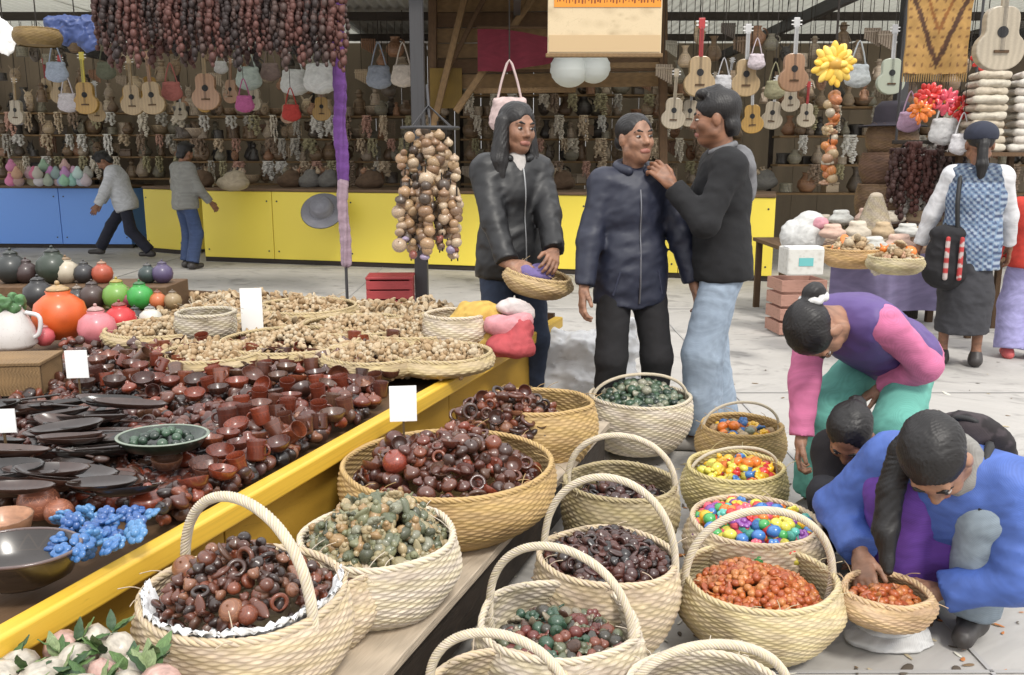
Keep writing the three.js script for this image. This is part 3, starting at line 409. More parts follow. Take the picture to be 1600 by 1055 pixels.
// goods heaped in a bowl of radius rx (x) by rz (z): single goods on top, a mass of the same below
const DIRS = ['right', 'back right', 'back', 'back left', 'left', 'front left', 'front', 'front right'];
function whereIn(x, z, q) { if (q < .32) return 'at the centre of'; const d = DIRS[((Math.round(Math.atan2(-z, x) / .7854) % 8) + 8) % 8]; return q > .74 ? 'by the ' + d + ' rim of' : q > .55 ? 'near the ' + d + ' of' : 'inside the ' + d + ' of'; }
function heap(o) {
  rnd = mulberry(o.seed ?? 1); const { c, rx, rz = rx, dome, base = 0 } = o, up = o.size, pts = []; let tries = 0;
  while (pts.length < o.n && tries++ < o.n * 60) { const a = R(0, 6.2832), q = Math.sqrt(rnd()) * .97, x = Math.cos(a) * q * rx, z = Math.sin(a) * q * rz, s = up * R(.78, 1.25); if (pts.some((p) => Math.hypot(p.x - x, p.z - z) < (p.s + s) * (o.pack ?? .72))) continue; pts.push({ x, z, s, q }); }
  const surf = (q, x, z) => dome * (1 - q * q) + base + N3(x * 9 + (o.seed ?? 0), 1, z * 9) * (o.lump ?? .02);
  const w = (x, y, z) => V(c.x + x * Math.cos(o.turn ?? 0) + z * Math.sin(o.turn ?? 0), c.y + y, c.z - x * Math.sin(o.turn ?? 0) + z * Math.cos(o.turn ?? 0));
  const allow = o.allow ?? ((p) => true);
  for (const p of pts) { const geo = pick(o.geos), mi = Math.floor(rnd() * o.mats.length), pos = w(p.x, surf(p.q, p.x, p.z), p.z); if (!allow(pos)) continue;
    const m = one(o.name, geo, o.mats[mi], (o.labels ? o.labels[mi % o.labels.length] : o.label).replace('@', whereIn(pos.x - c.x, pos.z - c.z, p.q)), o.category, pos, 0, o.group); m.scale.setScalar(p.s); m.rotation.set(R(-1, 1) * (o.tilt ?? 1), R(0, 6.28), R(-1, 1) * (o.tilt ?? 1)); }
  if (o.under !== 0) { const n = o.under ?? o.n * 3, im = new THREE.InstancedMesh(o.geos[0], o.underMat ?? M.underGoods, n), d = new THREE.Object3D(); im.name = numbered(o.underName ?? o.name + '_heap'); im.castShadow = im.receiveShadow = true; let k = 0;
    for (let i = 0; i < n * 4 && k < n; i++) { const a = R(0, 6.2832), q = Math.sqrt(rnd()), x = Math.cos(a) * q * rx, z = Math.sin(a) * q * rz, dd = up * R(.5, 1.6) * (o.sink ?? 1); d.position.copy(w(x, surf(q, x, z) - dd, z)); if (!allow(d.position)) continue; d.scale.setScalar(up * R(.8, 1.2)); d.rotation.set(R(-2, 2), R(0, 6), R(-2, 2)); d.updateMatrix(); im.setMatrixAt(k, d.matrix); im.setColorAt(k, o.mats[Math.floor(rnd() * o.mats.length)].color); k++; }
    im.count = k; im.userData = { label: o.underLabel, category: o.category, kind: 'stuff' }; scene.add(im); }
}
const ORD = 'first second third fourth fifth sixth seventh eighth ninth tenth eleventh twelfth thirteenth fourteenth fifteenth sixteenth seventeenth eighteenth nineteenth twentieth'.split(' '), ordw = (i) => i < 20 ? ORD[i] : i < 39 ? 'twenty-' + ORD[i - 20] : 'thirty-' + ORD[i - 30];
function spotIn(px, py, xr = [-40, 210], yr = [622, 770]) { const a = clamp(Math.floor((px - xr[0]) / (xr[1] - xr[0]) * 5), 0, 4), b = clamp(Math.floor((py - yr[0]) / (yr[1] - yr[0]) * 4), 0, 3); return ['far back', 'back', 'front', 'very front'][b] + ' ' + ['far left', 'left', 'centre', 'right', 'far right'][a] + ' over'; }
// ---------------------------------------------------------------- the baskets in front and what they hold
function basketAt(px, py, rimH, h, rT, o) { const p = gnd(px, py, rimH); return { t: basket({ pos: p.clone().setY(rimH - h), rT, h, rB: rT * .72, seed: px * .01, ...o }), c: p, h }; }
const fillC = (b, down) => b.c.clone().setY(b.c.y - down);
const A = basketAt(383, 922, .47, .2, .212, { label: 'large straw basket with tall arched handle and white paper lining, at the front', group: 'handled straw baskets', handle: { turn: -.62, rise: .235, r: .0095 }, rows: 18, stakes: 44 });
{ // crumpled paper lining, folded out over the near rim
  const nu = 90, nv = 14, pos = [], uv = [], idx = [];
  for (let j = 0; j <= nv; j++) for (let i = 0; i <= nu; i++) { const a = -.35 + 3.5 * i / nu, v = j / nv, k = clamp(v, 0, 1), edge = Math.sin(Math.PI * i / nu); const r = .155 + .05 * Math.sin(k * 1.9) + .010 * N3(i * .35, j * .6, 3) + .02 * edge * k * N3(i * .16, 2, 5), y = -.065 + .085 * Math.sin(k * 2.0) + .014 * N3(i * .3, j * .5, 9) + .012 * N3(i * .9, j, 4); pos.push(Math.cos(a) * r, y, Math.sin(a) * r); uv.push(i / nu, v); }
  for (let j = 0; j < nv; j++) for (let i = 0; i < nu; i++) { const p = j * (nu + 1) + i; idx.push(p, p + nu + 1, p + 1, p + 1, p + nu + 1, p + nu + 2); }
  const g = new THREE.BufferGeometry(); g.setAttribute('position', new THREE.Float32BufferAttribute(pos, 3)); g.setAttribute('uv', new THREE.Float32BufferAttribute(uv, 2)); g.setIndex(idx); g.computeVertexNormals();
  const m = part('paper_lining', g, M.paper, A.t); m.position.y = A.h;
}
heap({ name: 'carved_gourd', category: 'gourd', c: fillC(A, .035), rx: .192, dome: .12, n: 100, size: .0185, geos: [...G.gourd, ...G.gourd, G.round, G.ring, G.leaf], mats: M.browns, seed: 11, labels: ['dark brown', 'chestnut brown', 'blackish brown', 'reddish brown', 'dull brown', 'tan brown', 'nearly black'].map((c) => c + ' carved gourd @ the paper lined basket'), group: 'carved gourds in the paper lined basket', underLabel: 'mass of dark carved gourds filling the paper lined basket', lump: .03, pack: .6 });
for (const [px, py, s] of [[290, 888, .03], [362, 955, .026]]) { const m = one('round_gourd', G.round, gloss(lin(.36, .17, .1), .4, .4, { map: T.carved }), px < 330 ? 'pale red brown round gourd at the left back of the paper lined basket' : 'pale red brown round gourd at the front of the paper lined basket', 'gourd', gnd(px, py, .49)); m.scale.setScalar(s); m.rotation.set(.4, 1, .3); }
const A2 = basketAt(524, 893, .44, .17, .075, { label: 'small deep straw basket of dark red pods squeezed behind the paper lined basket', rows: 14, stakes: 24 });
heap({ name: 'red_pod', category: 'pod', c: fillC(A2, .03), rx: .06, dome: .03, n: 16, size: .015, geos: [G.bead, G.leaf], mats: M.reds, seed: 12, label: 'dark red pod @ the small basket behind the lined one', group: 'red pods in the small basket', underLabel: 'more dark red pods filling the small basket' });
const B = basketAt(590, 836, .45, .18, .188, { label: 'pale straw basket heaped with grey green whistles between the two gourd baskets', tint: PALE, ex: 1.08, turn: tAng, rows: 16 });
heap({ name: 'painted_whistle', category: 'whistle', c: fillC(B, .03), rx: .185, rz: .165, turn: tAng, dome: .13, n: 104, size: .0185, geos: [G.whistle, G.leaf, G.whistle, G.gourd[0], G.petal], mats: M.sages, seed: 13, labels: ['olive', 'khaki', 'dark olive', 'cream', 'sage grey', 'blackish green', 'tan'].map((c) => c + ' painted whistle @ the pale basket of whistles'), group: 'painted whistles in the pale basket', underLabel: 'mass of painted whistles filling the pale basket', lump: .018, pack: .6 });
const C = basketAt(700, 722, .46, .19, .315, { label: 'widest straw basket, overflowing with red brown gourds in the middle of the picture', tint: GOLD, rows: 16, stakes: 56, belly: .04 });
heap({ name: 'carved_gourd', category: 'gourd', c: fillC(C, .05), rx: .285, dome: .13, n: 120, size: .026, geos: [...G.gourd, G.round, G.bowl, G.ring, ...G.gourd], mats: [...M.reds, ...M.browns.slice(0, 5)], seed: 14, labels: ['red brown', 'dark red', 'rust red', 'dark brown', 'warm brown', 'deep brown', 'chestnut', 'blackish brown', 'russet', 'dull brown'].map((c) => c + ' carved gourd @ the widest basket'), group: 'carved gourds in the widest basket', underLabel: 'mass of dark gourds filling the widest basket', lump: .05, pack: .62 });
{ const m = one('round_gourd', G.round, gloss(lin(.36, .075, .05), .35, .5, { map: T.carved }), 'bright red round gourd at the left of the widest basket', 'gourd', gnd(618, 722, .49)); m.scale.setScalar(.04); m.rotation.set(.3, 0, .4); }
const D = basketAt(838, 628, .46, .24, .185, { label: 'tan straw basket of dark gourds behind the widest basket, its orange inner wall showing', tint: GOLD, rows: 16, ex: 1.15 });
heap({ name: 'carved_gourd', category: 'gourd', c: gnd(790, 652, .42), rx: .2, rz: .16, dome: .1, n: 66, size: .026, geos: [...G.gourd, G.ring, G.bowl], mats: [...M.browns, M.reds[1]], seed: 15, labels: ['dark brown', 'brown', 'blackish', 'reddish', 'dull brown', 'tan', 'near black', 'dark red'].map((c) => c + ' carved gourd @ the tan basket behind the widest'), group: 'carved gourds in the tan basket', underLabel: 'mass of dark gourds filling the tan basket', lump: .04, pack: .62 });
{ // crate that carries the tan basket
  const p = gnd(838, 640, .2), t = thing('wooden_crate', 'low slatted wooden crate under the tan gourd basket', 'crate', V(p.x - .03, 0, p.z - .06), tAng);
  for (let i = 0; i < 3; i++) { part('slat', bx(.42, .055, .012, 0, .04 + i * .068, .17), M.tanWood, t); part('slat', bx(.42, .055, .012, 0, .04 + i * .068, -.17), M.tanWood, t); part('slat', bx(.012, .055, .326, .205, .04 + i * .068, 0), M.tanWood, t); part('slat', bx(.012, .055, .326, -.205, .04 + i * .068, 0), M.tanWood, t); }
  for (let i = 0; i < 4; i++) part('top_slat', bx(.43, .012, .075, 0, .212, -.13 + i * .087), M.tanWood, t);
}
const E = basketAt(1000, 618, .3, .24, .225, { label: 'straw basket of green glazed beads with a thin handle, in front of the standing people', group: 'handled straw baskets', tint: PALE, handle: { turn: .15, rise: .13, r: .006 } });
heap({ name: 'green_bead', category: 'bead', c: fillC(E, .03), rx: .2, dome: .09, n: 104, size: .0195, geos: [G.bead, G.round, G.gourd[0]], mats: M.greens, seed: 16, labels: ['mid green', 'dark green', 'pale grey green', 'jade green', 'cream green', 'black green'].map((c) => c + ' glazed bead @ the green bead basket'), group: 'green glazed beads', underLabel: 'mass of green beads filling their basket', lump: .02, pack: .62 });
const F = basketAt(970, 752, .3, .26, .185, { label: 'dull straw basket half full of dark pods, behind the basket of dark red pods', group: 'handled straw baskets', tint: [.5, .41, .25], handle: { turn: -.3, rise: .19 } });
heap({ name: 'dark_pod', category: 'pod', c: fillC(F, .07), rx: .155, dome: .04, n: 62, size: .02, geos: [G.leaf, G.bead, G.ring], mats: M.darks, seed: 17, label: 'dark pod @ the half full dull basket', group: 'dark pods in the half full dull basket', underLabel: 'dark pods covering the bottom of the half full dull basket' });
const Gb = basketAt(950, 868, .3, .25, .188, { label: 'straw basket of dark red pods with tall handle, middle of the front row', group: 'handled straw baskets', handle: { turn: -.38, rise: .255 } });
heap({ name: 'dark_pod', category: 'pod', c: fillC(Gb, .012), rx: .168, dome: .06, n: 110, size: .0165, geos: [G.bead, G.leaf, G.ring, G.gourd[0]], mats: [...M.darks, M.reds[1], M.reds[3]], seed: 18, labels: ['dark brown', 'plum brown', 'dusky red', 'blackish', 'brown red', 'dark red', 'black brown'].map((c) => c + ' polished pod @ the dark red pod basket'), group: 'dark red pods in the tall handled basket', underLabel: 'mass of dark red pods filling the tall handled basket', lump: .02, pack: .6 });
const Hb = basketAt(872, 968, .28, .24, .193, { label: 'straw basket of mixed green and red pods with pale back wall, bottom centre', group: 'handled straw baskets', tint: PALE, handle: { turn: -.5, rise: .215 } });
heap({ name: 'mixed_pod', category: 'pod', c: fillC(Hb, .045).add(V(0, 0, .02)), rx: .15, dome: .035, n: 84, size: .0175, geos: [G.leaf, G.bead, G.gourd[1], G.petal, G.round], mats: M.mixed, seed: 19, labels: ['grey green', 'dark red', 'deep green', 'cream grey', 'brown', 'rust', 'dark grey'].map((c) => c + ' pod @ the bottom centre basket'), group: 'mixed pods in the bottom centre basket', underLabel: 'mass of mixed pods in the bottom centre basket', lump: .02, pack: .62 });
const I = basketAt(778, 1082, .27, .22, .158, { label: 'straw basket cut by the bottom edge of the picture, dark inside, left of centre', group: 'handled straw baskets', handle: { turn: -.3, rise: .165 } });
heap({ name: 'mixed_pod', category: 'pod', c: fillC(I, .09), rx: .12, dome: .03, n: 40, size: .018, geos: [G.leaf, G.bead], mats: M.mixed, seed: 20, label: 'pod @ the dark basket cut by the bottom edge', group: 'pods in the basket cut by the bottom edge', underLabel: 'more pods in the basket cut by the bottom edge' });
const J = basketAt(1108, 1088, .26, .2, .178, { label: 'straw basket lined with white cloth at the bottom edge, right of centre', group: 'handled straw baskets', tint: PALE, handle: { turn: .1, rise: .15 } });
{ const c = []; for (let i = 0; i < 12; i++) { const a = i / 12 * 6.28, r = .05 + .05 * (i % 3); c.push(ell(V(Math.cos(a) * r, .1 + .02 * Math.sin(i * 2.1), Math.sin(a) * r), [.05, .03, .045], null, { k: .03 })); } c.push(ell(V(0, .08, 0), [.14, .04, .14])); one('cloth_lining', blob(c, .007, { fold: folds(.012, 4, 14, 14) }), cloth(.66, .63, .6), 'crumpled white cloth lying in the basket at the bottom edge', 'cloth', J.c.clone().setY(.06)); }
const K = basketAt(1186, 900, .22, .19, .212, { label: 'straw basket of small orange nuts with a bold arched handle, at the right front', group: 'handled straw baskets', tint: [.76, .63, .4], handle: { turn: .05, rise: .225, r: .0092 }, rows: 18, stakes: 46, belly: .035 });
heap({ name: 'orange_nut', category: 'nut', c: fillC(K, .045).add(V(-.012, 0, .02)), rx: .18, dome: .06, n: 235, size: .0115, geos: [G.bead, G.leaf, G.round], mats: M.oranges, seed: 21, labels: ['orange', 'burnt orange', 'pale orange', 'rust orange', 'salmon orange'].map((c) => c + ' nut @ the right front basket'), group: 'orange nuts in the right front basket', underLabel: 'mass of orange nuts in the right front basket', lump: .022, pack: .56 });
const L = basketAt(1178, 812, .25, .21, .2, { label: 'straw basket heaped with bright painted balls behind the orange nuts', rows: 14 });
const toyCols = ['red', 'yellow', 'green', 'blue', 'orange', 'pink', 'teal', 'lime yellow', 'purple'];
heap({ name: 'painted_ball', category: 'ball', c: fillC(L, .03), rx: .195, dome: .06, n: 84, size: .0195, geos: [G.bead, G.round, G.petal, G.bead], mats: M.toys, seed: 22, labels: toyCols.map((c) => c + ' painted ball @ the basket behind the orange nuts'), group: 'painted balls behind the orange nuts', underLabel: 'mass of painted balls filling the basket behind the orange nuts', underMat: M.underPlain, pack: .6 });
const M1 = basketAt(1148, 728, .25, .21, .175, { label: 'straw basket with a few bright painted balls, in the middle of the three toy baskets', tint: [.72, .6, .3], handle: { turn: .2, rise: .1, r: .005 } });
heap({ name: 'painted_ball', category: 'ball', c: fillC(M1, .04).add(V(.02, 0, -.02)), rx: .14, dome: .05, n: 42, size: .021, geos: [G.bead, G.petal, G.whistle], mats: [1, 7, 4, 3, 0, 7, 1].map((i) => M.toys[i]), seed: 23, labels: ['yellow', 'lime', 'orange', 'blue', 'red', 'pale lime', 'golden'].map((c) => c + ' painted ball @ the middle toy basket'), group: 'painted balls in the middle toy basket', underLabel: 'mass of painted balls filling the middle toy basket', underMat: M.underPlain });
const M2 = basketAt(1158, 664, .25, .21, .17, { label: 'straw basket of orange and grey toys, the farthest of the three toy baskets', tint: GOLD, handle: { turn: .1, rise: .13, r: .005 } });
heap({ name: 'painted_ball', category: 'ball', c: fillC(M2, .05), rx: .14, dome: .05, n: 36, size: .021, geos: [G.bead, G.petal, G.round], mats: [M.toys[4], M.tans[1], M.blues[0], M.toys[1], M.tans[0], M.greens[2]], seed: 24, labels: ['orange', 'straw coloured', 'blue', 'yellow', 'tan', 'grey'].map((c) => c + ' painted ball @ the farthest toy basket'), group: 'painted balls in the farthest toy basket', underLabel: 'mass of painted balls filling the farthest toy basket', underMat: M.underPlain });
const Nb = basketAt(1384, 922, .205, .085, .112, { label: 'shallow straw bowl of orange nuts held by the crouching woman in blue', tint: [.74, .52, .32], rows: 9, stakes: 30 });
heap({ name: 'orange_nut', category: 'nut', c: fillC(Nb, .03), rx: .09, dome: .025, n: 46, size: .0125, geos: [G.bead, G.leaf], mats: M.oranges, seed: 25, labels: ['orange', 'burnt orange', 'pale orange', 'rust', 'salmon'].map((c) => c + ' nut @ the shallow hand held bowl'), group: 'orange nuts in the shallow bowl', underLabel: 'more orange nuts in the shallow bowl' });
{ const t = thing('folded_cloth', 'folded white cloth lying on the ground under the shallow bowl', 'cloth', gnd(1388, 1005, .0)); t.scale.set(.85, .55, .8); const pr = [ell(V(0, .022, 0), [.15, .028, .09]), ell(V(-.06, .04, .01), [.09, .03, .07]), ell(V(.07, .045, -.03), [.08, .035, .06])]; part('fold', blob(pr, .007, { fold: folds(.01, 3, 14, 14) }), cloth(.72, .72, .71), t); Nb.t.position.y += 0; part('upper_fold', blob([ell(V(.0, .07, -.03), [.1, .03, .08])], .008, { fold: folds(.008, 5, 14, 14) }), cloth(.72, .72, .71), t); }
// leafy vegetables low in the bottom left corner
{ const p = gnd(95, 1075, .42), bt = basket({ pos: p.clone().setY(BH), rT: .15, rB: .12, h: .13, label: 'straw basket of green topped white turnips in the bottom left corner', seed: 5 }); rnd = mulberry(31);
  const leafG = (() => { const g = new THREE.PlaneGeometry(1, 2, 4, 8), q = g.attributes.position; for (let i = 0; i < q.count; i++) { const y = q.getY(i) + 1, w = Math.sin(Math.pow(y / 2, .8) * Math.PI) * .8 + .08; q.setXYZ(i, q.getX(i) * w, y, .18 * y * y * .5 + .12 * Math.abs(q.getX(i)) + .05 * Math.sin(y * 9)); } const b = g.clone(); b.translate(0, 0, -.02); g.computeVertexNormals(); b.computeVertexNormals(); return merge(g, b); })();
  const rootG = lathe([[0, -1.1], [.12, -.9], [.6, -.5], [.95, 0], [.8, .5], [.3, .75], [0, .8]], 14), lm = [lin(.09, .2, .06), lin(.16, .3, .1), lin(.3, .42, .2), lin(.05, .12, .05)].map((c) => rough(c, .6, { side: THREE.DoubleSide, map: T.spot })), wm = [gloss(lin(.75, .72, .64), .4, .3, { map: T.spot }), gloss(lin(.75, .5, .45), .4, .3, { map: T.spot })];
  const spots = [[30, 1050], [80, 1058], [100, 1015], [150, 1005], [115, 1040], [185, 1020], [160, 1058], [215, 1052], [60, 1072], [195, 1075], [250, 1075], [5, 1065], [130, 1085]];
  spots.forEach(([px, py], i) => { const t = thing('turnip', i % 4 !== 2 ? 'white turnip with green leaves ' + spotIn(px, py, [0, 260], [1000, 1090]) + ' the bottom left basket' : 'pinkish turnip with green leaves ' + spotIn(px, py, [0, 260], [1000, 1090]) + ' the bottom left basket', 'vegetable', gnd(px, py, .44), R(0, 6), 'turnips in the bottom left basket'); const g = part('root', rootG, wm[i % 4 === 2 ? 1 : 0], t); g.scale.setScalar(R(.036, .046)); g.rotation.set(R(.9, 1.9), R(-.5, .5), R(-.6, .6));
    for (let k = 0; k < 5; k++) { const l = part('leaf', leafG, lm[(i + k) % 4], t); l.scale.setScalar(R(.02, .032)); l.position.set(R(-.01, .01), .015, -.03); l.rotation.set(R(.3, 1.2), R(1.6, 4.7), R(-.3, .3), 'YXZ'); } });
}
// white bags and bundle behind the tan basket
{ const t = thing('plastic_sack', 'crumpled white plastic sack behind the tan gourd basket', 'sack', gnd(905, 592, .2).setY(0)); t.scale.set(1.25, .92, 1.1); const pr = [ell(V(0, .2, 0), [.26, .21, .17]), ell(V(-.12, .38, 0), [.13, .13, .11]), ell(V(.12, .4, -.02), [.14, .13, .11]), ell(V(0, .42, .04), [.1, .09, .09]), cap(V(.2, .44, 0), V(.22, .56, 0), .03, .035)]; part('bag', blob(pr, .011, { fold: (x, y, z) => .02 * N3(x * 11, y * 11, z * 11) + .03 * Math.abs(N3(x * 12 + 4, y * 12, z * 12)) + .02 * Math.abs(N3(x * 25, y * 25, z * 25)) - .01 }), new THREE.MeshPhysicalMaterial({ color: lin(.9, .9, .9), roughness: .35, transmission: .15, thickness: 0 }), t); part('tie', (() => { const g = new THREE.TorusGeometry(.03, .008, 6, 14); g.rotateX(1.57); g.translate(.19, .38, 0); return g; })(), M.white, t); }
{ const t = thing('cloth_bundle', 'bright bundle of red, pink and yellow cloth at the far end of the table', 'bundle', gnd(788, 556, .5)); const sq = (cs, seed, c, n) => part(n, blob(cs.map(([x, y, z, a, b, d]) => ell(V(x, y, z), [a, b, d], null, { k: .05 })), .008, { fold: (x, y, z) => .02 * N3(x * 11 + seed, y * 15, z * 11) + .012 * Math.abs(N3(x * 26, y * 22 + seed, z * 26)) }), cloth(...c), t);
  sq([[.03, .05, .04, .11, .06, .08], [.07, .1, 0, .06, .07, .06]], 2, [.5, .08, .09], 'red_fold'); sq([[0, .13, -.02, .09, .06, .07], [.08, .15, -.03, .05, .04, .05]], 4, [.75, .33, .36], 'pink_fold'); sq([[-.12, .15, -.12, .12, .08, .08], [-.1, .06, -.1, .11, .09, .1], [-.2, .1, -.1, .07, .06, .07]], 7, [.7, .45, .1], 'yellow_fold'); sq([[.03, .2, -.1, .07, .045, .06], [.1, .18, -.12, .05, .05, .05]], 9, [.7, .62, .6], 'pale_fold'); }
// ---------------------------------------------------------------- goods on the yellow table
function card(label, px, py, w, h, d, mat = M.white) { const p = gnd(px, py, d), t = thing('price_card', label, 'card', p, .12); part('panel', bx(w, h, .004, 0, h / 2 + .05, 0), mat, t); part('stick', bar(V(0, -.06, -.006), V(0, h * .7, -.006), .004, .004, 6), M.tanWood, t); return t; }
const card1 = card('tall blank white card standing among the tan nuts', 396, 535, .1, .21, TH); card('white blank card standing at the left back of the widest basket', 631, 682, .085, .115, .5); card('small white card on the dark goods at the left of the table', 124, 612, .075, .1, TH + .05); card('white card at the left edge among the dark spoons', 8, 702, .075, .07, TH + .04);
// dark wooden spoons laid along the left of the table
rnd = mulberry(41);
M.spoons = [[.045, .03, .028], [.075, .04, .034], [.03, .025, .025], [.1, .055, .045]].map((c) => gloss(lin(...c), .28, .6, { map: T.wood }));
for (let i = 0; i < 84; i++) { const px = R(-40, 205), py = R(622, 770), h = TH + R(.02, .09), dish = i % 3 !== 0, m = one(dish ? 'wooden_dish' : 'wooden_spoon', dish ? G.bowl : G.spoon, M.spoons[i % 4], ['dark brown', 'brown', 'black', 'reddish'][i % 4] + (dish ? ' long dish ' : ' long spoon ') + spotIn(px, py) + ' the dark dish pile', dish ? 'dish' : 'spoon', gnd(px, py, h), 0, 'dark dishes and spoons on the left of the table'); if (dish) { const k = R(.042, .056); m.scale.set(k * R(1.9, 2.5), k * .55, k * R(.7, .95)); m.rotation.set(R(-.35, .35), R(-.4, .4), R(-.15, .15)); } else { m.scale.setScalar(R(.02, .026)); m.rotation.set(R(-.2, .2), R(-.35, .35) + (rnd() < .4 ? 3.14 : 0), R(-.12, .12)); } }
// red brown carved bowls and toys across the middle of the table
const inTable = (p) => { const q = p.clone().sub(tA); return q.dot(tN) > .05 && q.dot(tDir) < T1 - .1; };
function strew(o) { rnd = mulberry(o.seed); let n = 0; for (let i = 0; i < o.n * 3 && n < o.n; i++) { const px = R(o.x[0], o.x[1]), py = R(o.y[0], o.y[1]), h = TH + (o.h ?? .03) + R(0, o.rise ?? .06), p = gnd(px, py, h); if (!inTable(p) || (o.skip && o.skip(px, py))) continue; n++; const k = Math.floor(rnd() * o.mats.length), m = one(o.name, pick(o.geos), o.mats[k], (o.labels ? o.labels[k % o.labels.length] : o.label).replace('@', spotIn(px, py, o.x, o.y)), o.category, p, 0, o.group); m.scale.setScalar(o.size * R(.75, 1.3)); m.rotation.set(R(-.9, .9) * (o.tilt ?? 1), R(0, 6.28), R(-.9, .9) * (o.tilt ?? 1)); } }
const lineY = (px) => 985 - .5616 * px;
function massOn(name, label, cat, x, y, n, size, geo, mats, mat, seed, rise, skip) { rnd = mulberry(seed); const im = new THREE.InstancedMesh(geo, mat, n), d = new THREE.Object3D(); let k = 0; for (let i = 0; i < n * 6 && k < n; i++) { const px = R(...x), py = R(...y); if (skip && skip(px, py)) continue; const p = gnd(px, py, TH); if (!inTable(p)) continue; d.position.copy(p).setY(TH + rnd() * (rise + .05 * N3(p.x * 4, 1, p.z * 4))); d.scale.setScalar(size * R(.7, 1.3)); d.rotation.set(R(0, 6), R(0, 6), R(0, 6)); d.updateMatrix(); im.setMatrixAt(k, d.matrix); im.setColorAt(k, pick(mats).color); k++; } im.count = k; im.name = numbered(name); im.castShadow = im.receiveShadow = true; im.userData = { label, category: cat, kind: 'stuff' }; scene.add(im); }
G.mug = merge(lathe([[0, -.7], [.62, -.68], [.7, -.5], [.66, .2], [.74, .75], [.68, .76], [.58, .2], [.58, -.45], [0, -.5]], 16), (() => { const g = new THREE.TorusGeometry(.36, .1, 6, 12, 3.6); g.rotateZ(-1.8); g.translate(.72, .1, 0); return g; })());
const brownCols = ['dark brown', 'chestnut', 'blackish', 'red brown', 'dull brown', 'tan brown', 'black', 'dark red', 'deep red', 'brick red', 'maroon', 'rust'];
{ rnd = mulberry(42); const mats = [...M.reds, ...M.browns.slice(0, 5), ...M.reds.slice(0, 2)], names = ['red brown', 'deep red', 'bright red brown', 'dark brown', 'warm brown', 'cocoa', 'chestnut', 'blackish', 'russet', 'dull brown', 'glossy red', 'glossy dark red'], geos = [G.bowl, G.mug, G.bowl, G.mug, G.gourd[0], G.bowl]; let n = 0;
  for (let r = 0; r < 17; r++) for (let c = 0; c < 40 && n < 290; c++) { const w = .07 + r * .085, t = -.1 + c * .083 + (r % 2) * .04, p = TP(t + R(-.012, .012), w + R(-.012, .012)), cam = p.clone(), sx = CX + cam.x / -cam.z * FOCAL * 1.0, zc = -cam.z, px = CX + FOCAL * cam.x / zc * 1.0, py = HORIZON + FOCAL * (EYE - TH) / zc;
    if (px < 105 || px > 610 || py < 552 || py > 812 || (px < 262 && py > 782) || (px < 205 && py > 640) || (px > 182 && px < 328 && py > 652 && py < 722)) continue; n++; const k = Math.floor(rnd() * mats.length), gi = Math.floor(rnd() * 6), s = R(.034, .043), m = one(gi === 4 ? 'carved_gourd_toy' : gi % 2 ? 'wooden_mug' : 'wooden_bowl', geos[gi], mats[k], names[k] + (gi === 4 ? ' gourd toy' : gi % 2 ? ' mug' : ' bowl') + ', table, ' + ordw(r) + ' row from the yellow lip, ' + ordw(c) + ' along it', gi === 4 ? 'carving' : gi % 2 ? 'mug' : 'bowl', p.setY(TH + .035 + s * .42 + R(0, .016) + .03 * N3(p.x * 5, 2, p.z * 5)), 0, 'carved wares in rows on the table'); m.scale.setScalar(s); const tip = rnd() < .28 ? 1 : .22; m.rotation.set(R(-1, 1) * tip, R(0, 6.28), R(-1, 1) * tip); } }
massOn('carved_toy_heap', 'mass of dark carved toys lying beneath the others on the table', 'carving', [-60, 590], [540, 860], 2600, .027, G.gourd[0], [...M.browns, ...M.reds, ...M.darks], M.underGoods, 43, .03, (x, y) => y > lineY(x) + 6 || (y > 790 && x < 255) || (x < 100 && y < 600));
// reddish vessels along the lip
for (const [px, py, s, mi, l, geo] of [[388, 700, .062, 0, 'red brown carved gourd vessel standing close to the yellow lip', G.gourd[1]], [232, 778, .058, 2, 'rust red carved gourd vessel left of the big basket handle', G.gourd[0]], [330, 738, .05, 4, 'low brown carved gourd beside the rust red ones at the lip', G.bowl], [180, 755, .055, 4, 'brown carved bowl behind the blue flowers', G.bowl], [60, 785, .05, 5, 'pale red clay gourd left of the blue flowers', G.round], [92, 800, .035, 5, 'small pinkish clay gourd touching the blue flowers', G.round], [470, 640, .045, 1, 'dark red carved gourd near the far part of the lip', G.gourd[0]], [525, 622, .045, 0, 'shiny red gourd at the far part of the lip', G.round], [500, 590, .045, 2, 'rusty gourd beside the shiny red one', G.gourd[1]]]) {
  const m = one('carved_vessel', geo, mi === 5 ? (M.pinkClay ??= gloss(lin(.48, .2, .13), .5, .3, { map: T.carved })) : M.reds[mi], l, 'vessel', gnd(px, py, TH + s * .7)); m.scale.setScalar(s); m.rotation.y = px; }
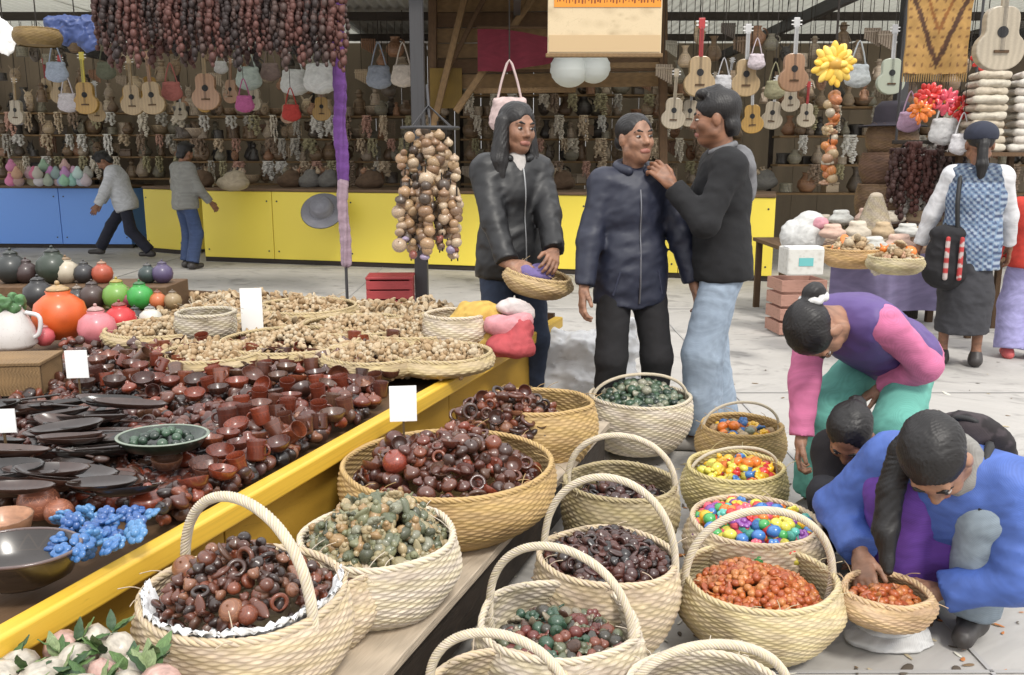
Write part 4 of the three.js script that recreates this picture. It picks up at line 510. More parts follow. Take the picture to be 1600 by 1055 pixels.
// blue flowers of painted wood
rnd = mulberry(44); for (let i = 0; i < 46; i++) { const px = R(86, 236), py = R(798, 866); if (py > lineY(px) - 20) continue; const m = one('wooden_flower', G.petal, M.blues[i % 3], ['blue', 'sky blue', 'deep blue'][i % 3] + ' wooden flower ' + spotIn(px, py, [80, 245], [790, 872]) + ' the blue flower cluster', 'flower', gnd(px, py, TH + .035 + R(0, .04)), 0, 'blue wooden flowers'); m.scale.setScalar(R(.018, .026)); m.rotation.set(R(-.9, .9), R(0, 6), R(-.9, .9)); }
{ // big dark bowls
  const t = thing('carved_bowl', 'big dark carved wooden bowl at the left edge by the yellow lip', 'bowl', gnd(28, 880, TH + .045)); const g = lathe([[0, -.42], [.5, -.4], [.82, -.2], [1, .3], [.95, .33], [.8, -.08], [.45, -.28], [0, -.3]], 40); const b = part('bowl', g, gloss(lin(.03, .022, .018), .3, .6, { map: T.carved }), t); b.scale.set(.13, .11, .1); const ri = part('rim', new THREE.TorusGeometry(.975, .035, 8, 48), gloss(lin(.09, .055, .05), .3, .6), b); ri.rotation.x = Math.PI / 2; ri.position.y = .31;
  const t2 = thing('oval_tray', 'dark green oval tray with a pale rim in the middle of the table', 'tray', gnd(255, 690, TH + .1)); const b2 = part('tray', g, gloss(lin(.022, .045, .032), .35, .5, { map: T.carved }), t2); b2.scale.set(.125, .06, .1); const r2 = part('rim', new THREE.TorusGeometry(.975, .04, 8, 48), gloss(lin(.2, .24, .19), .4, .4), b2); r2.rotation.x = Math.PI / 2; r2.position.y = .31;
  heap({ name: 'green_bead', category: 'bead', c: gnd(255, 690, TH + .1).add(V(0, -.005, 0)), rx: .09, rz: .07, dome: .02, n: 30, size: .013, geos: [G.bead], mats: [M.greens[1], M.greens[5], M.greens[0]], seed: 45, label: 'dark green bead @ the oval tray on the table', group: 'green beads in the oval tray', under: 0 });
  const t3 = thing('wooden_box', 'plain brown wooden box at the left edge beneath the jug', 'box', gnd(20, 608, TH), .1); part('wall', bx(.3, .11, .012, 0, .055, .1), M.tanWood, t3); part('wall', bx(.3, .11, .012, 0, .055, -.1), M.tanWood, t3); part('wall', bx(.012, .11, .188, .144, .055, 0), M.tanWood, t3); part('wall', bx(.012, .11, .188, -.144, .055, 0), M.tanWood, t3); part('lid', bx(.31, .014, .22, 0, .118, 0, .004), M.tanWood, t3);
}
// peach clay bowl half out of the left edge
{ const m = one('clay_bowl', G.bowl, gloss(lin(.6, .33, .2), .5, .2, { map: T.spot }), 'peach coloured clay bowl at the left edge above the dark bowl', 'bowl', gnd(2, 826, TH + .04)); m.scale.setScalar(.07); }
// tan nuts at the far end in shallow trays
const tanSpots = [[255, 520, .25], [330, 560, .2], [455, 540, .3], [560, 515, .27], [480, 485, .26], [650, 520, .27], [590, 560, .22], [690, 560, .2], [360, 492, .2], [712, 505, .2]];
tanSpots.forEach(([px, py, r], i) => { const p = gnd(px, py, TH + .06); if (!inTable(p)) return; const w = ['far left', 'left front', 'middle', 'right middle', 'rearmost middle', 'right', 'near front', 'near right', 'rear left', 'far right'][i];
  basket({ name: 'straw_tray', pos: p.clone().setY(TH + .015), rT: r, rB: r * .85, h: .07, rows: 5, stakes: 40, tint: [.6, .47, .28], label: 'straw tray of tan nuts, ' + w + ' one at the end of the table', seed: i });
  heap({ name: 'tan_nut', category: 'nut', c: p.clone().setY(TH + .055), rx: r * .95, dome: .07, n: 29, size: .0175, geos: [G.peanut, G.whistle, G.peanut], mats: M.tans, seed: 50 + i, label: 'tan nut @ the ' + w + ' straw tray', group: 'tan nuts in the ' + w + ' tray', under: 480, underMat: M.underPlain, underLabel: 'heap of small tan nuts in the ' + w + ' straw tray', pack: .8 }); });
massOn('tan_nut_heap', 'mass of small tan nuts between the straw trays at the end of the table', 'nut', [215, 760], [470, 588], 7000, .0185, G.leaf, M.tans, M.underPlain, 59, .07, (x, y) => y > lineY(x) - 6 || (x < 300 && y < 500));
{ const p = gnd(325, 545, TH); basket({ name: 'cone_basket', pos: p, rT: .13, rB: .05, h: .17, label: 'pale cone shaped straw basket standing before the tan nuts', tint: [.62, .55, .45], rows: 12, stakes: 26, seed: 3 }); const q = gnd(715, 548, TH); basket({ name: 'cone_basket', pos: q, rT: .14, rB: .09, h: .17, label: 'pale straw basket at the right end of the tan nuts', tint: [.74, .63, .5], rows: 12, stakes: 26, seed: 8 }); }
{ const t = thing('display_steps', 'two brown wooden steps on the table under the rear gourd pots', 'steps', V(-2.48, TH - .03, -4.68)); part('step', bx(1.2, .1, .27, 0, .05, 0, .006), M.brownWood, t); part('step', bx(1.2, .2, .34, 0, .1, -.31, .006), M.brownWood, t); }
// painted gourd pots at the far left of the table
rnd = mulberry(61);
const potG = lathe([[0, -.9], [.5, -.86], [.9, -.45], [1, 0], [.88, .5], [.55, .78], [.42, .86], [.46, .98], [.4, .98], [.36, .86], [0, .8]], 26), lidG = merge(lathe([[0, .98], [.44, .96], [.4, 1.08], [.16, 1.2], [0, 1.22]], 20), sphere(.1, 1, 1, 1, 0, 1.28, 0, 8));
for (const [px, py, r, c, lc, l] of [[96, 500, .108, [.68, .12, .02], [.6, .42, .2], 'big orange painted gourd pot with a tan top'], [153, 514, .075, [.62, .2, .24], [.66, .4, .4], 'pink painted gourd pot right of the big orange one'], [189, 500, .068, [.56, .025, .03], [.3, .05, .04], 'red painted gourd pot right of the pink one'], [182, 450, .065, [.16, .34, .06], [.5, .42, .08], 'olive green gourd pot with a yellow top'], [218, 456, .06, [.04, .34, .06], [.03, .2, .05], 'bright green gourd pot right of the olive one'], [145, 466, .06, [.06, .035, .03], [.06, .035, .03], 'dark brown gourd pot behind the pink one'], [236, 494, .05, [.62, .62, .58], [.3, .3, .3], 'small white gourd pot right of the red one'], [212, 492, .045, [.03, .025, .025], [.03, .03, .03], 'small black gourd pot between the red and the white ones'], [254, 430, .05, [.08, .06, .14], [.1, .08, .16], 'dark violet gourd pot at the right of the group'], [20, 440, .075, [.025, .03, .03], [.02, .03, .025], 'black gourd pot behind the pale jug'], [60, 455, .07, [.02, .02, .022], [.02, .02, .02], 'black gourd pot behind the big orange one'], [84, 428, .08, [.03, .045, .032], [.02, .03, .025], 'green black gourd pot farthest back'], [105, 440, .06, [.5, .45, .36], [.3, .2, .1], 'cream gourd pot behind the big orange one'], [246, 462, .04, [.5, .14, .05], [.3, .1, .05], 'small rusty gourd pot under the violet one'], [160, 430, .05, [.4, .08, .04], [.5, .3, .2], 'dull red gourd pot behind the olive one'], [122, 470, .05, [.03, .03, .03], [.3, .25, .2], 'black gourd pot tucked behind the big orange one on its right'], [200, 474, .045, [.2, .03, .05], [.3, .1, .1], 'wine red gourd pot between the green ones and the red one'], [165, 482, .04, [.5, .4, .1], [.2, .3, .1], 'mustard gourd pot above the pink one'], [270, 470, .04, [.3, .22, .12], [.2, .15, .1], 'brown gourd pot at the right end of the group'], [230, 420, .045, [.03, .05, .05], [.1, .1, .1], 'dark grey gourd pot at the rear right of the group'], [130, 415, .05, [.03, .03, .035], [.05, .05, .05], 'black gourd pot at the rear middle of the group'], [40, 415, .055, [.05, .03, .03], [.08, .05, .05], 'brown black gourd pot at the rear left of the group'], [70, 520, .04, [.55, .1, .12], [.6, .3, .3], 'small crimson gourd pot in front of the big orange one']]) {
  const t = thing('gourd_pot', l, 'pot', (py >= 480 ? gnd(px, py + 14, TH + r * .45) : dep(px, py, py < 445 ? 4.98 : 4.68)), px * .1), rr = r * 1.16, b = part('pot', potG, gloss(lin(...c), .48, .25, { map: T.grime }), t); b.scale.setScalar(rr); const d = part('lid', lidG, gloss(lin(...lc), .4, .4, { map: T.spot }), t); d.scale.setScalar(rr); t.position.y = (py >= 480 ? TH : py < 445 ? TH + .17 : TH + .075) + rr * .9; }
{ const t = thing('pale_jug', 'tall pale grey jug with a green leafy top at the left edge', 'jug', gnd(22, 545, TH)); const j = part('jug', lathe([[0, 0], [.75, .02], [1, .25], [.9, .9], [.66, 1.5], [.5, 1.8], [.56, 1.95], [.48, 1.95], [.42, 1.8], [0, 1.7]], 28), gloss(lin(.62, .6, .6), .4, .4, { map: T.grime }), t); j.scale.setScalar(.105); part('handle', tube([V(.07, .17, 0), V(.13, .15, 0), V(.12, .07, 0), V(.09, .05, 0)], .01, 16), gloss(lin(.62, .6, .6), .4, .4), t); part('leafy_top', blob([...Array(9)].map((_, i) => ell(V(Math.sin(i * 2.4) * .045, .21 + .02 * Math.cos(i * 3), Math.cos(i * 2.4) * .045), [.025, .03, .025], null, { k: .01 })), .007, { fold: folds(.012, 5, 30, 30) }), rough(lin(.12, .3, .12), .6, { map: T.spot }), t); }

{ rnd = mulberry(77); const im = new THREE.InstancedMesh(G.leaf, rough(lin(1, 1, 1), .8), 420), d = new THREE.Object3D(); im.name = 'litter'; im.castShadow = im.receiveShadow = true; let k = 0; while (k < 420) { const p = gnd(R(760, 1640), R(560, 1080), 0); d.position.copy(p).setY(.003); const s = R(.003, .009) * (rnd() < .08 ? 2 : 1); d.scale.set(s * R(1, 2), s * .4, s); d.rotation.set(0, R(0, 6), R(-.1, .1)); d.updateMatrix(); im.setMatrixAt(k, d.matrix); const c = pick([[.2, .13, .07], [.45, .38, .26], [.1, .08, .06], [.6, .58, .5], [.5, .18, .05]]); im.setColorAt(k++, lin(...c)); } im.userData = { label: 'scattered husks and straw bits on the paving', category: 'litter', kind: 'stuff' }; scene.add(im); }
// ---------------------------------------------------------------- the people
const loc = (pos, turn, w) => { const d = w.clone().sub(pos), c = Math.cos(-turn), s = Math.sin(-turn); return [d.x * c + d.z * s, d.y, -d.x * s + d.z * c]; };
const SK = { a: skinMat(.44, .24, .16), b: skinMat(.46, .255, .17), c: skinMat(.38, .19, .115), d: skinMat(.48, .27, .18) };
const denim = (a, b) => (x, y, z) => { const n = .5 + .5 * N3(x * 9, y * 5, z * 9), k = .75 + .4 * n + .1 * N3(x * 60, y * 25, z * 60); return [b[0] * k + a[0] * (1 - n) * .3, b[1] * k + a[1] * (1 - n) * .3, b[2] * k + a[2] * (1 - n) * .3]; };
const vmat = (o = {}) => cloth(1, 1, 1, { vertexColors: true, ...o });
const jeansM = vmat(), shoeM = rough(lin(.04, .035, .033), .5), leather = new THREE.MeshPhysicalMaterial({ color: lin(.006, .006, .007), roughness: .5, clearcoat: .06, clearcoatRoughness: .4, bumpMap: T.fabric, bumpScale: .0004 });
const navy = new THREE.MeshPhysicalMaterial({ color: lin(.014, .017, .034), roughness: .55, bumpMap: T.fabric, bumpScale: .0004 });
{ // woman with long hair and black jacket, holding a basket
  const pos = gnd(800, 662), turn = .42, h = 1.61;
  const tgt = gnd(834, 428, 0); const bpos = dep(836, 432, -pos.z - .3);
  const s = person({ label: 'woman with long black hair in a black leather jacket holding a shallow basket', pos, turn, h, skin: SK.a, hair: 'long', face: 1, sw: .158, spine: [.02, 1, -.02], look: [.12, -.12, 1], headUp: [.06, 1, .06], headScale: 1.08, hands: { r: loc(pos, turn, bpos.clone().add(V(-.12, .03, .02))), l: loc(pos, turn, bpos.clone().add(V(.1, .05, .02))) }, elbow: { l: [.7, -.5, -.5], r: [-.7, -.5, -.4] }, grip: { r: { f: [.55, -.25, .8], n: [.5, -.6, -.1], t: [0, .6, .6], curl: .6 }, l: { f: [-.5, -.35, .8], n: [-.5, -.6, 0], t: [0, .6, .6], curl: .6 } }, feet: { l: [.1, .08, .02], r: [-.11, .08, -.02] } });
  part('shirt', blob([cap(s.T(0, .36, .085), s.T(0, .5, .045), .035, .05), ], .01), cloth(.62, .58, .55), s.g);
  top(s, 'leather_jacket', leather, { g: .03, hem: -.1, amp: .01 }); collar(s, leather, { r: .085, t: .02 });
  frontLine(s, 'zip', rough(lin(.3, .3, .3), .3, { metalness: .9 }), .012);
  pants(s, jeansM, { wide: .004, g: .012, x: { color: denim([.01, .02, .05], [.035, .05, .09]) } }); shoes(s, shoeM);
  const b = basket({ pos: bpos.clone().setY(bpos.y - .085), turn: .3, rT: .155, rB: .1, h: .1, rows: 8, stakes: 30, tint: [.64, .46, .25], label: 'shallow straw basket held in both hands by the woman in the leather jacket', seed: 2 }); b.rotation.z = -.2; b.rotation.x = .12;
  const n = blob([ell(V(0, .06, 0), [.09, .04, .08]), ell(V(-.05, .085, .02), [.045, .03, .04]), ell(V(.04, .08, -.03), [.05, .035, .04])], .008, { fold: folds(.012, 3, 14, 14) }); one('cloth_bundle', n, cloth(.2, .15, .36), 'violet cloth lying in the held shallow basket', 'cloth', bpos.clone().add(V(0, -.05, 0)));
  // pink hat worn by a figure behind reads as a hat on a hook
}
{ // woman in the navy jacket
  const pos = gnd(978, 694), turn = .22, h = 1.55;
  const s = person({ label: 'woman in a dark navy zipped jacket and black trousers facing the camera', pos, turn, h, skin: SK.b, hair: 'tied', face: 1, sw: .158, build: .98, headScale: 1.04, look: [.22, .1, 1], headUp: [-.05, 1, -.05], hands: { l: [.3, .72, .1], r: [-.27, .74, .12] }, elbow: { l: [.9, -.2, -.5], r: [-.9, -.2, -.5] }, grip: { l: { n: [-1, 0, 0], t: [0, 0, 1], curl: .5 }, r: { n: [1, 0, 0], t: [0, 0, 1], curl: .5 } }, feet: { l: [.13, .08, .02], r: [-.12, .08, .02] } });
  top(s, 'navy_jacket', navy, { g: .024, hem: -.16, amp: .012 }); collar(s, navy, { r: .082, t: .022 }); frontLine(s, 'zip', rough(lin(.2, .2, .22), .3, { metalness: .9 }), 0, -.14, .42);
  for (const m of [1, -1]) { const a = onSurface(s.topPr, s.T(m * .1, .02, .4), s.fr.clone().negate()), b = onSurface(s.topPr, s.T(m * .13, -.1, .4), s.fr.clone().negate()); part('pocket_seam', bar(a, b, .005, .005, 6), rough(lin(.03, .034, .06), .5), s.g); }
  pants(s, cloth(.014, .013, .015), { wide: .012 }); shoes(s, shoeM);
}
{ // man in profile
  const pos = gnd(1112, 694), turn = -1.62, h = 1.65;
  const s = person({ label: 'man seen from the side in a charcoal sweater and pale blue jeans, one hand raised', pos, turn, h, skin: SK.c, hair: 'short', face: 1, sw: .175, headScale: 1.04, spine: [0, 1, .03], look: [-.12, -.12, 1], headUp: [0, 1, .12], hands: { l: loc(pos, turn, dep(1050, 290, -pos.z - .12)), r: loc(pos, turn, dep(1034, 300, -pos.z + .12)) }, elbow: { l: [.5, -1, -.2], r: [-.5, -1, -.2] }, grip: { l: { f: [-.15, .75, .65], n: [-.8, 0, .4], t: [0, .5, -.6], curl: .75 }, r: { f: [.2, .5, .8], n: [.8, .1, .3], t: [0, 1, 0], curl: .6 } }, feet: { l: [.1, .08, .06], r: [-.11, .08, -.06] } });
  const sw = cloth(.012, .012, .014); top(s, 'sweater', sw, { g: .026, hem: -.07, amp: .009 }); collar(s, cloth(.2, .2, .21), { r: .068, t: .013 });
  part('grey_hood', blob([ell(s.T(0, .44, -.085), [.12, .1, .06], s.q), ell(s.T(0, .36, -.115), [.1, .1, .045], s.q), cap(s.T(.08, .48, -.02), s.T(.1, .44, -.1), .035), cap(s.T(-.08, .48, -.02), s.T(-.1, .44, -.1), .035)], .009, { fold: folds(.008, 6, 14, 14) }), cloth(.2, .2, .21), s.g);
  pants(s, jeansM, { wide: .03, g: .024, x: { color: denim([.08, .12, .2], [.36, .44, .54]) } }); shoes(s, rough(lin(.3, .28, .26), .6));
}
{ // bending woman
  const pos = gnd(1338, 806), turn = -.82, h = 1.46;
  const s = person({ label: 'woman in a purple vest and pink sweater bending down over the toy baskets', pos, turn, h, skin: SK.b, hair: 'tied', face: 1, headScale: 1.22, pelvis: [.02, .63, -.16], spine: [-.06, .42, .9], front: [0, -.9, .4], headUp: [-.22, -.25, .9], look: [.1, -.95, -.2],
    hands: { r: loc(pos, turn, dep(1247, 738, -pos.z - .14)), l: loc(pos, turn, dep(1378, 606, -pos.z - .02)) }, elbow: { l: [1, .15, -.25], r: [-.6, .1, -.3] }, grip: { r: { f: [0, -1, .2], n: [.6, 0, -.3], t: [0, 0, 1], curl: .8 }, l: { f: [-.6, -.5, .4], n: [0, -1, 0], t: [-.3, 0, .5], curl: .6 } }, feet: { l: [.17, .07, .1], r: [-.14, .07, .06] }, knee: { l: [.25, 0, 1], r: [-.2, 0, 1] } });
  const pinkM = cloth(.72, .2, .38), vest = new THREE.MeshPhysicalMaterial({ color: lin(.095, .058, .2), roughness: .6, sheen: .4, sheenRoughness: .5, bumpMap: T.fabric, bumpScale: .0006 });
  top(s, 'pink_sweater', pinkM, { g: .014, arm: .018, hem: -.1, amp: .007 });
  const vp = cutBelow(cutBelow(torso(s, .036), s.T(0, -.06, 0), s.up.clone().negate()), s.T(0, .5, 0), s.up); vp[3] = cap(s.sh.l.clone().lerp(s.neck, .34), s.sh.r.clone().lerp(s.neck, .34), .085 * s.S, .085 * s.S, { k: .06 }); wear(s, 'purple_vest', vp, vest, { amp: .013 });
  pants(s, cloth(.16, .48, .4), { wide: .03, g: .026, waist: .06 }); shoes(s, shoeM);
  const band = []; for (let i = 0; i < 16; i++) { const a = 6.283 * i / 16; band.push(s.H(Math.sin(a) * .036, -.005 + Math.cos(a) * .038, -.107 + .004 * Math.sin(i * 2.6))); } part('hair_band', tube(band, .013, 40, 8, true), cloth(.78, .77, .75), s.g);
}
{ // crouching woman in blue
  const pos = gnd(1442, 982), turn = -.68, h = 1.46;
  const s = person({ label: 'crouching woman in a bright blue jacket bent over a shallow bowl of nuts', pos, turn, h, skin: SK.d, hair: 'tail', face: 1, headScale: 1.22, sw: .185, pelvis: [.03, .2, -.22], spine: [.0, .72, .6], front: [0, -.5, .8], headUp: [-.05, .38, .86], look: [.12, -.82, .5], tail: [[-.05, -.0, -.075], [-.085, -.02, -.02], [-.115, -.04, .08], [-.125, -.05, .19], [-.115, -.06, .29]],
    hands: { r: loc(pos, turn, dep(1345, 868, 2.42)), l: loc(pos, turn, dep(1468, 925, 2.36)) }, elbow: { l: [.8, -.4, .0], r: [-.7, -.3, -.5] }, grip: { r: { f: [.35, -.5, .6], n: [.3, -.8, -.2], t: [.6, 0, .4], curl: .5 }, l: { f: [-.75, -.1, .5], n: [-.4, -.5, -.2], t: [-.2, .5, .5], curl: .6 } }, feet: { l: [.12, .075, -.06], r: [-.1, .075, -.05] }, knee: { l: [.1, .4, 1], r: [-.2, .3, 1] } });
  const blue = new THREE.MeshPhysicalMaterial({ color: lin(.08, .16, .52), roughness: .62, sheen: .35, sheenRoughness: .5, bumpMap: T.fabric, bumpScale: .0005, map: T.fabricMap });
  top(s, 'blue_jacket', blue, { g: .04, arm: .034, hem: -.1, amp: .013, x: { cell: .009 } }); collar(s, cloth(.3, .29, .27), { r: .085, t: .028 });
  pants(s, jeansM, { wide: .02, g: .02, x: { color: denim([.1, .14, .2], [.33, .4, .46]) } }); shoes(s, shoeM);
  { const K0 = s.kn.r.clone(), K1 = s.hip.r.clone(), pr = [cap(K1.clone().lerp(K0, .3), K0.clone(), .09, .085), cap(K0.clone(), s.an.r.clone().lerp(K0, .2), .085, .07), ell(s.T(0, .12, .1), [.11, .13, .09], s.q)]; pr.forEach((q) => { if (q.a) { q.ra += .022; q.rb += .022; } }); wear(s, 'purple_tunic', pr, cloth(.15, .055, .36), { amp: .008 }); }
  { const a = s.kn.l.clone(); part('purple_scarf_end', blob([cap(s.T(.16, .25, .17), a.clone().add(V(.09, -.02, .02)), .022, .028), cap(a.clone().add(V(.09, -.02, .02)), a.clone().add(V(.1, -.18, .03)), .028, .024)], .009, { fold: folds(.007, 5, 20, 20) }), cloth(.25, .09, .42), s.g); }
  for (const k of ['l', 'r']) { const d = s.wr[k].clone().sub(s.el[k]).normalize(), c = s.el[k].clone().lerp(s.wr[k], .93); part('cuff', blob([cap(c.clone().addScaledVector(d, -.03), c, .052, .047, { cut: [{ p: c, n: d }] })], .007), blue, s.g); }
  // dark pack carried on her back
  const bp = thing('backpack', 'small dark mottled backpack high on the back of the crouching woman', 'backpack', pos, turn), Q = s.T, pr = [ell(Q(.02, .38, -.17), [.13, .13, .075], s.q), ell(Q(.02, .3, -.18), [.12, .1, .07], s.q)];
  part('bag', blob(pr, .009, { fold: folds(.014, 9, 12, 12), color: (x, y, z) => { const n = N3(x * 26, y * 26, z * 26) > .16 ? 2.6 : 1; return [.022 * n, .017 * n, .019 * n]; } }), vmat(), bp); part('handle', tube([Q(-.02, .47, -.17), Q(-.01, .53, -.17), Q(.05, .53, -.17), Q(.06, .47, -.17)], .009, 16), M.black, bp);
  for (const m of [1, -1]) part('strap', tube([Q(m * .09, .44, -.15), Q(m * .11, .525, -.08), Q(m * .115, .535, .0), Q(m * .12, .46, .1), Q(m * .13, .34, .12)], .013, 24), M.black, bp);
}
{ // child between the two women
  const pos = gnd(1318, 878), turn = -.5, h = 1.0;
  const s = person({ label: 'small dark haired child in dark clothes squatting between the two women at the right', pos, turn, h, skin: SK.c, hair: 'tied', face: 1, headScale: 1.5, pelvis: [0, .15, -.08], spine: [0, .93, .3], headUp: [0, .55, .8], look: [-.05, -.9, .4], sw: .13, hands: { l: [.06, .16, .2], r: [-.04, .15, .2] }, elbow: { l: [.1, -1, .2], r: [-.1, -1, .2] }, feet: { l: [.06, .05, .04], r: [-.06, .05, .04] }, knee: { l: [.05, .3, 1], r: [-.05, .3, 1] } });
  top(s, 'dark_jacket', cloth(.02, .016, .018), { g: .024, amp: .008 }); pants(s, cloth(.018, .018, .024), {}); shoes(s, shoeM);
}
{ // woman seen from behind at the right
  const pos = gnd(1497, 572), turn = 2.75, h = 1.54;
  const s = person({ label: 'woman seen from behind in a pale blue checked vest, white sleeves and dark cap', pos, turn, h, skin: SK.c, hair: 'tail', face: 0, far: 0, sw: .165, build: 1.05, look: [.1, -.1, 1], headScale: 1.12, hands: { l: [.31, .74, .06], r: [-.24, .78, .16] }, elbow: { l: [.9, -.2, -.5], r: [-.9, -.2, -.4] }, grip: {}, feet: { l: [.1, .08, .03], r: [-.1, .08, .03] }, tail: [[0, 0, -.11], [0, -.12, -.13], [0, -.24, -.12]] });
  top(s, 'white_blouse', cloth(.78, .78, .8), { g: .02, hem: -.05 });
  const vp = cutBelow(cutBelow(torso(s, .034), s.T(0, -.12, 0), s.up.clone().negate()), s.T(0, .5, 0), s.up); vp.push(...[-1, 1].map((m) => cap(s.T(m * .05, .08, 0), s.T(m * .06, -.26, 0), .115, .135, { k: .05, cut: [{ p: s.T(0, -.2, 0), n: s.up.clone().negate() }] }))); vp[3] = cap(s.sh.l.clone().lerp(s.neck, .22), s.sh.r.clone().lerp(s.neck, .22), .08 * s.S, .08 * s.S, { k: .06 });
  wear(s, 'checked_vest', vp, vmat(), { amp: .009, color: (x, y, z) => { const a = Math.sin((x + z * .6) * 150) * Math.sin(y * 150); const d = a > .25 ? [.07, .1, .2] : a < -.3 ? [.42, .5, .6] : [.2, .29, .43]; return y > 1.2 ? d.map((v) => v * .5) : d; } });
  wear(s, 'grey_skirt', [cap(s.T(0, 0, 0), s.T(0, -.38, .01), .13, .155, { k: .05 }), cap(s.T(0, -.38, .01), s.T(0, -.72, .01), .16, .17, { k: .05, cut: [{ p: s.T(0, -.66, 0), n: V(0, -1, 0) }] })], cloth(.05, .05, .058), { amp: .012 }); shoes(s, shoeM);
  part('cap', blob([ell(s.H(0, .06, -.012), [.1 * s.hS, .085 * s.hS, .115 * s.hS], s.hq, { cut: [{ p: s.H(0, .03, 0), n: s.hu.clone().negate() }] }), cap(s.H(-.04, .04, .1), s.H(.04, .04, .1), .02 * s.hS, .02 * s.hS, { k: .03 })], .007), cloth(.03, .035, .06), s.g);
  const bag = thing('shoulder_bag', 'black bag with red striped bands at the side of the woman in checked vest', 'bag', pos, turn), q = s.T; const bc = V(...loc(pos, turn, dep(1478, 400, -pos.z - .06)));
  part('bag', blob([ell(bc, [.12, .17, .09]), ell(bc.clone().add(V(0, -.1, 0)), [.13, .12, .1]), ell(bc.clone().add(V(0, .14, 0)), [.11, .06, .08])], .011, { fold: folds(.014, 6, 12, 12) }), cloth(.018, .017, .02), bag);
  for (const dx of [-.05, .03]) part('striped_band', blob([cap(bc.clone().add(V(dx - .03, .12, -.085)), bc.clone().add(V(dx - .03, -.13, -.1)), .014, .016)], .008, { color: (x, y) => (Math.sin(y * 90 + 3 * N3(x * 20, y * 20, 1)) > -.5 ? [.5, .05, .05] : [.6, .5, .48]) }), vmat(), bag);
  part('strap', tube([bc.clone().add(V(-.05, .18, -.02)), q(.12, .3, -.16), q(.1, .47, -.06), q(.0, .35, .16), bc.clone().add(V(.02, .18, .06))], .014, 36), M.black, bag);
}
{ const pos = gnd(1594, 560), turn = 2.9, h = 1.28; // at the right edge
  const s = person({ label: 'person in a red top and lavender trousers cut off by the right edge', pos, turn, h, skin: SK.c, hair: 'tied', hands: { l: [.24, .6, .06], r: [-.24, .6, .06] }, feet: { l: [.08, .06, 0], r: [-.08, .06, 0] }, look: [0, -.1, 1], headScale: 1.2 });
  top(s, 'red_top', cloth(.66, .06, .04), { g: .024, hem: -.06 }); pants(s, cloth(.42, .4, .7), { wide: .04, g: .025 }); shoes(s, rough(lin(.5, .1, .1), .6)); }
{ const pos = gnd(196, 404), turn = -1.35, h = 1.5; // leaning and walking at the far left
  const s = person({ label: 'person in a white shirt and dark trousers striding left in front of the blue counter', pos, turn, h, far: 1, skin: SK.c, hair: 'short', build: 1.15, pelvis: [0, .76, -.05], spine: [0, .9, .25], headUp: [0, .7, .7], look: [0, -.5, 1], hands: { l: [.2, .62, .3], r: [-.2, .7, .3] }, feet: { l: [.1, .1, -.34], r: [-.1, .08, .36] }, headScale: 1.12, knee: { l: [0, .1, 1], r: [0, .2, 1] } });
  top(s, 'white_shirt', cloth(.66, .68, .72), { g: .04, hem: -.12, x: { cell: .016 } }); pants(s, cloth(.02, .022, .04), { wide: .02, x: { cell: .016 } }); shoes(s, shoeM); }
{ const pos = gnd(297, 420), turn = 2.5, h = 1.5; // standing at the yellow counter
  const s = person({ label: 'person in grey top and blue jeans, back turned, at the yellow counter', pos, turn, h, far: 1, skin: SK.c, hair: 'short', sw: .155, hands: { l: [.22, .9, .24], r: [-.22, .8, .2] }, feet: { l: [.1, .08, .02], r: [-.1, .08, -.03] }, look: [.1, -.3, 1], headUp: [0, 1, .3], headScale: 1.1 });
  top(s, 'grey_top', cloth(.3, .3, .28), { g: .03, hem: -.08, x: { cell: .016 } }); pants(s, jeansM, { wide: .02, g: .02, x: { cell: .016, color: denim([.02, .03, .07], [.055, .09, .2]) } }); shoes(s, shoeM); }
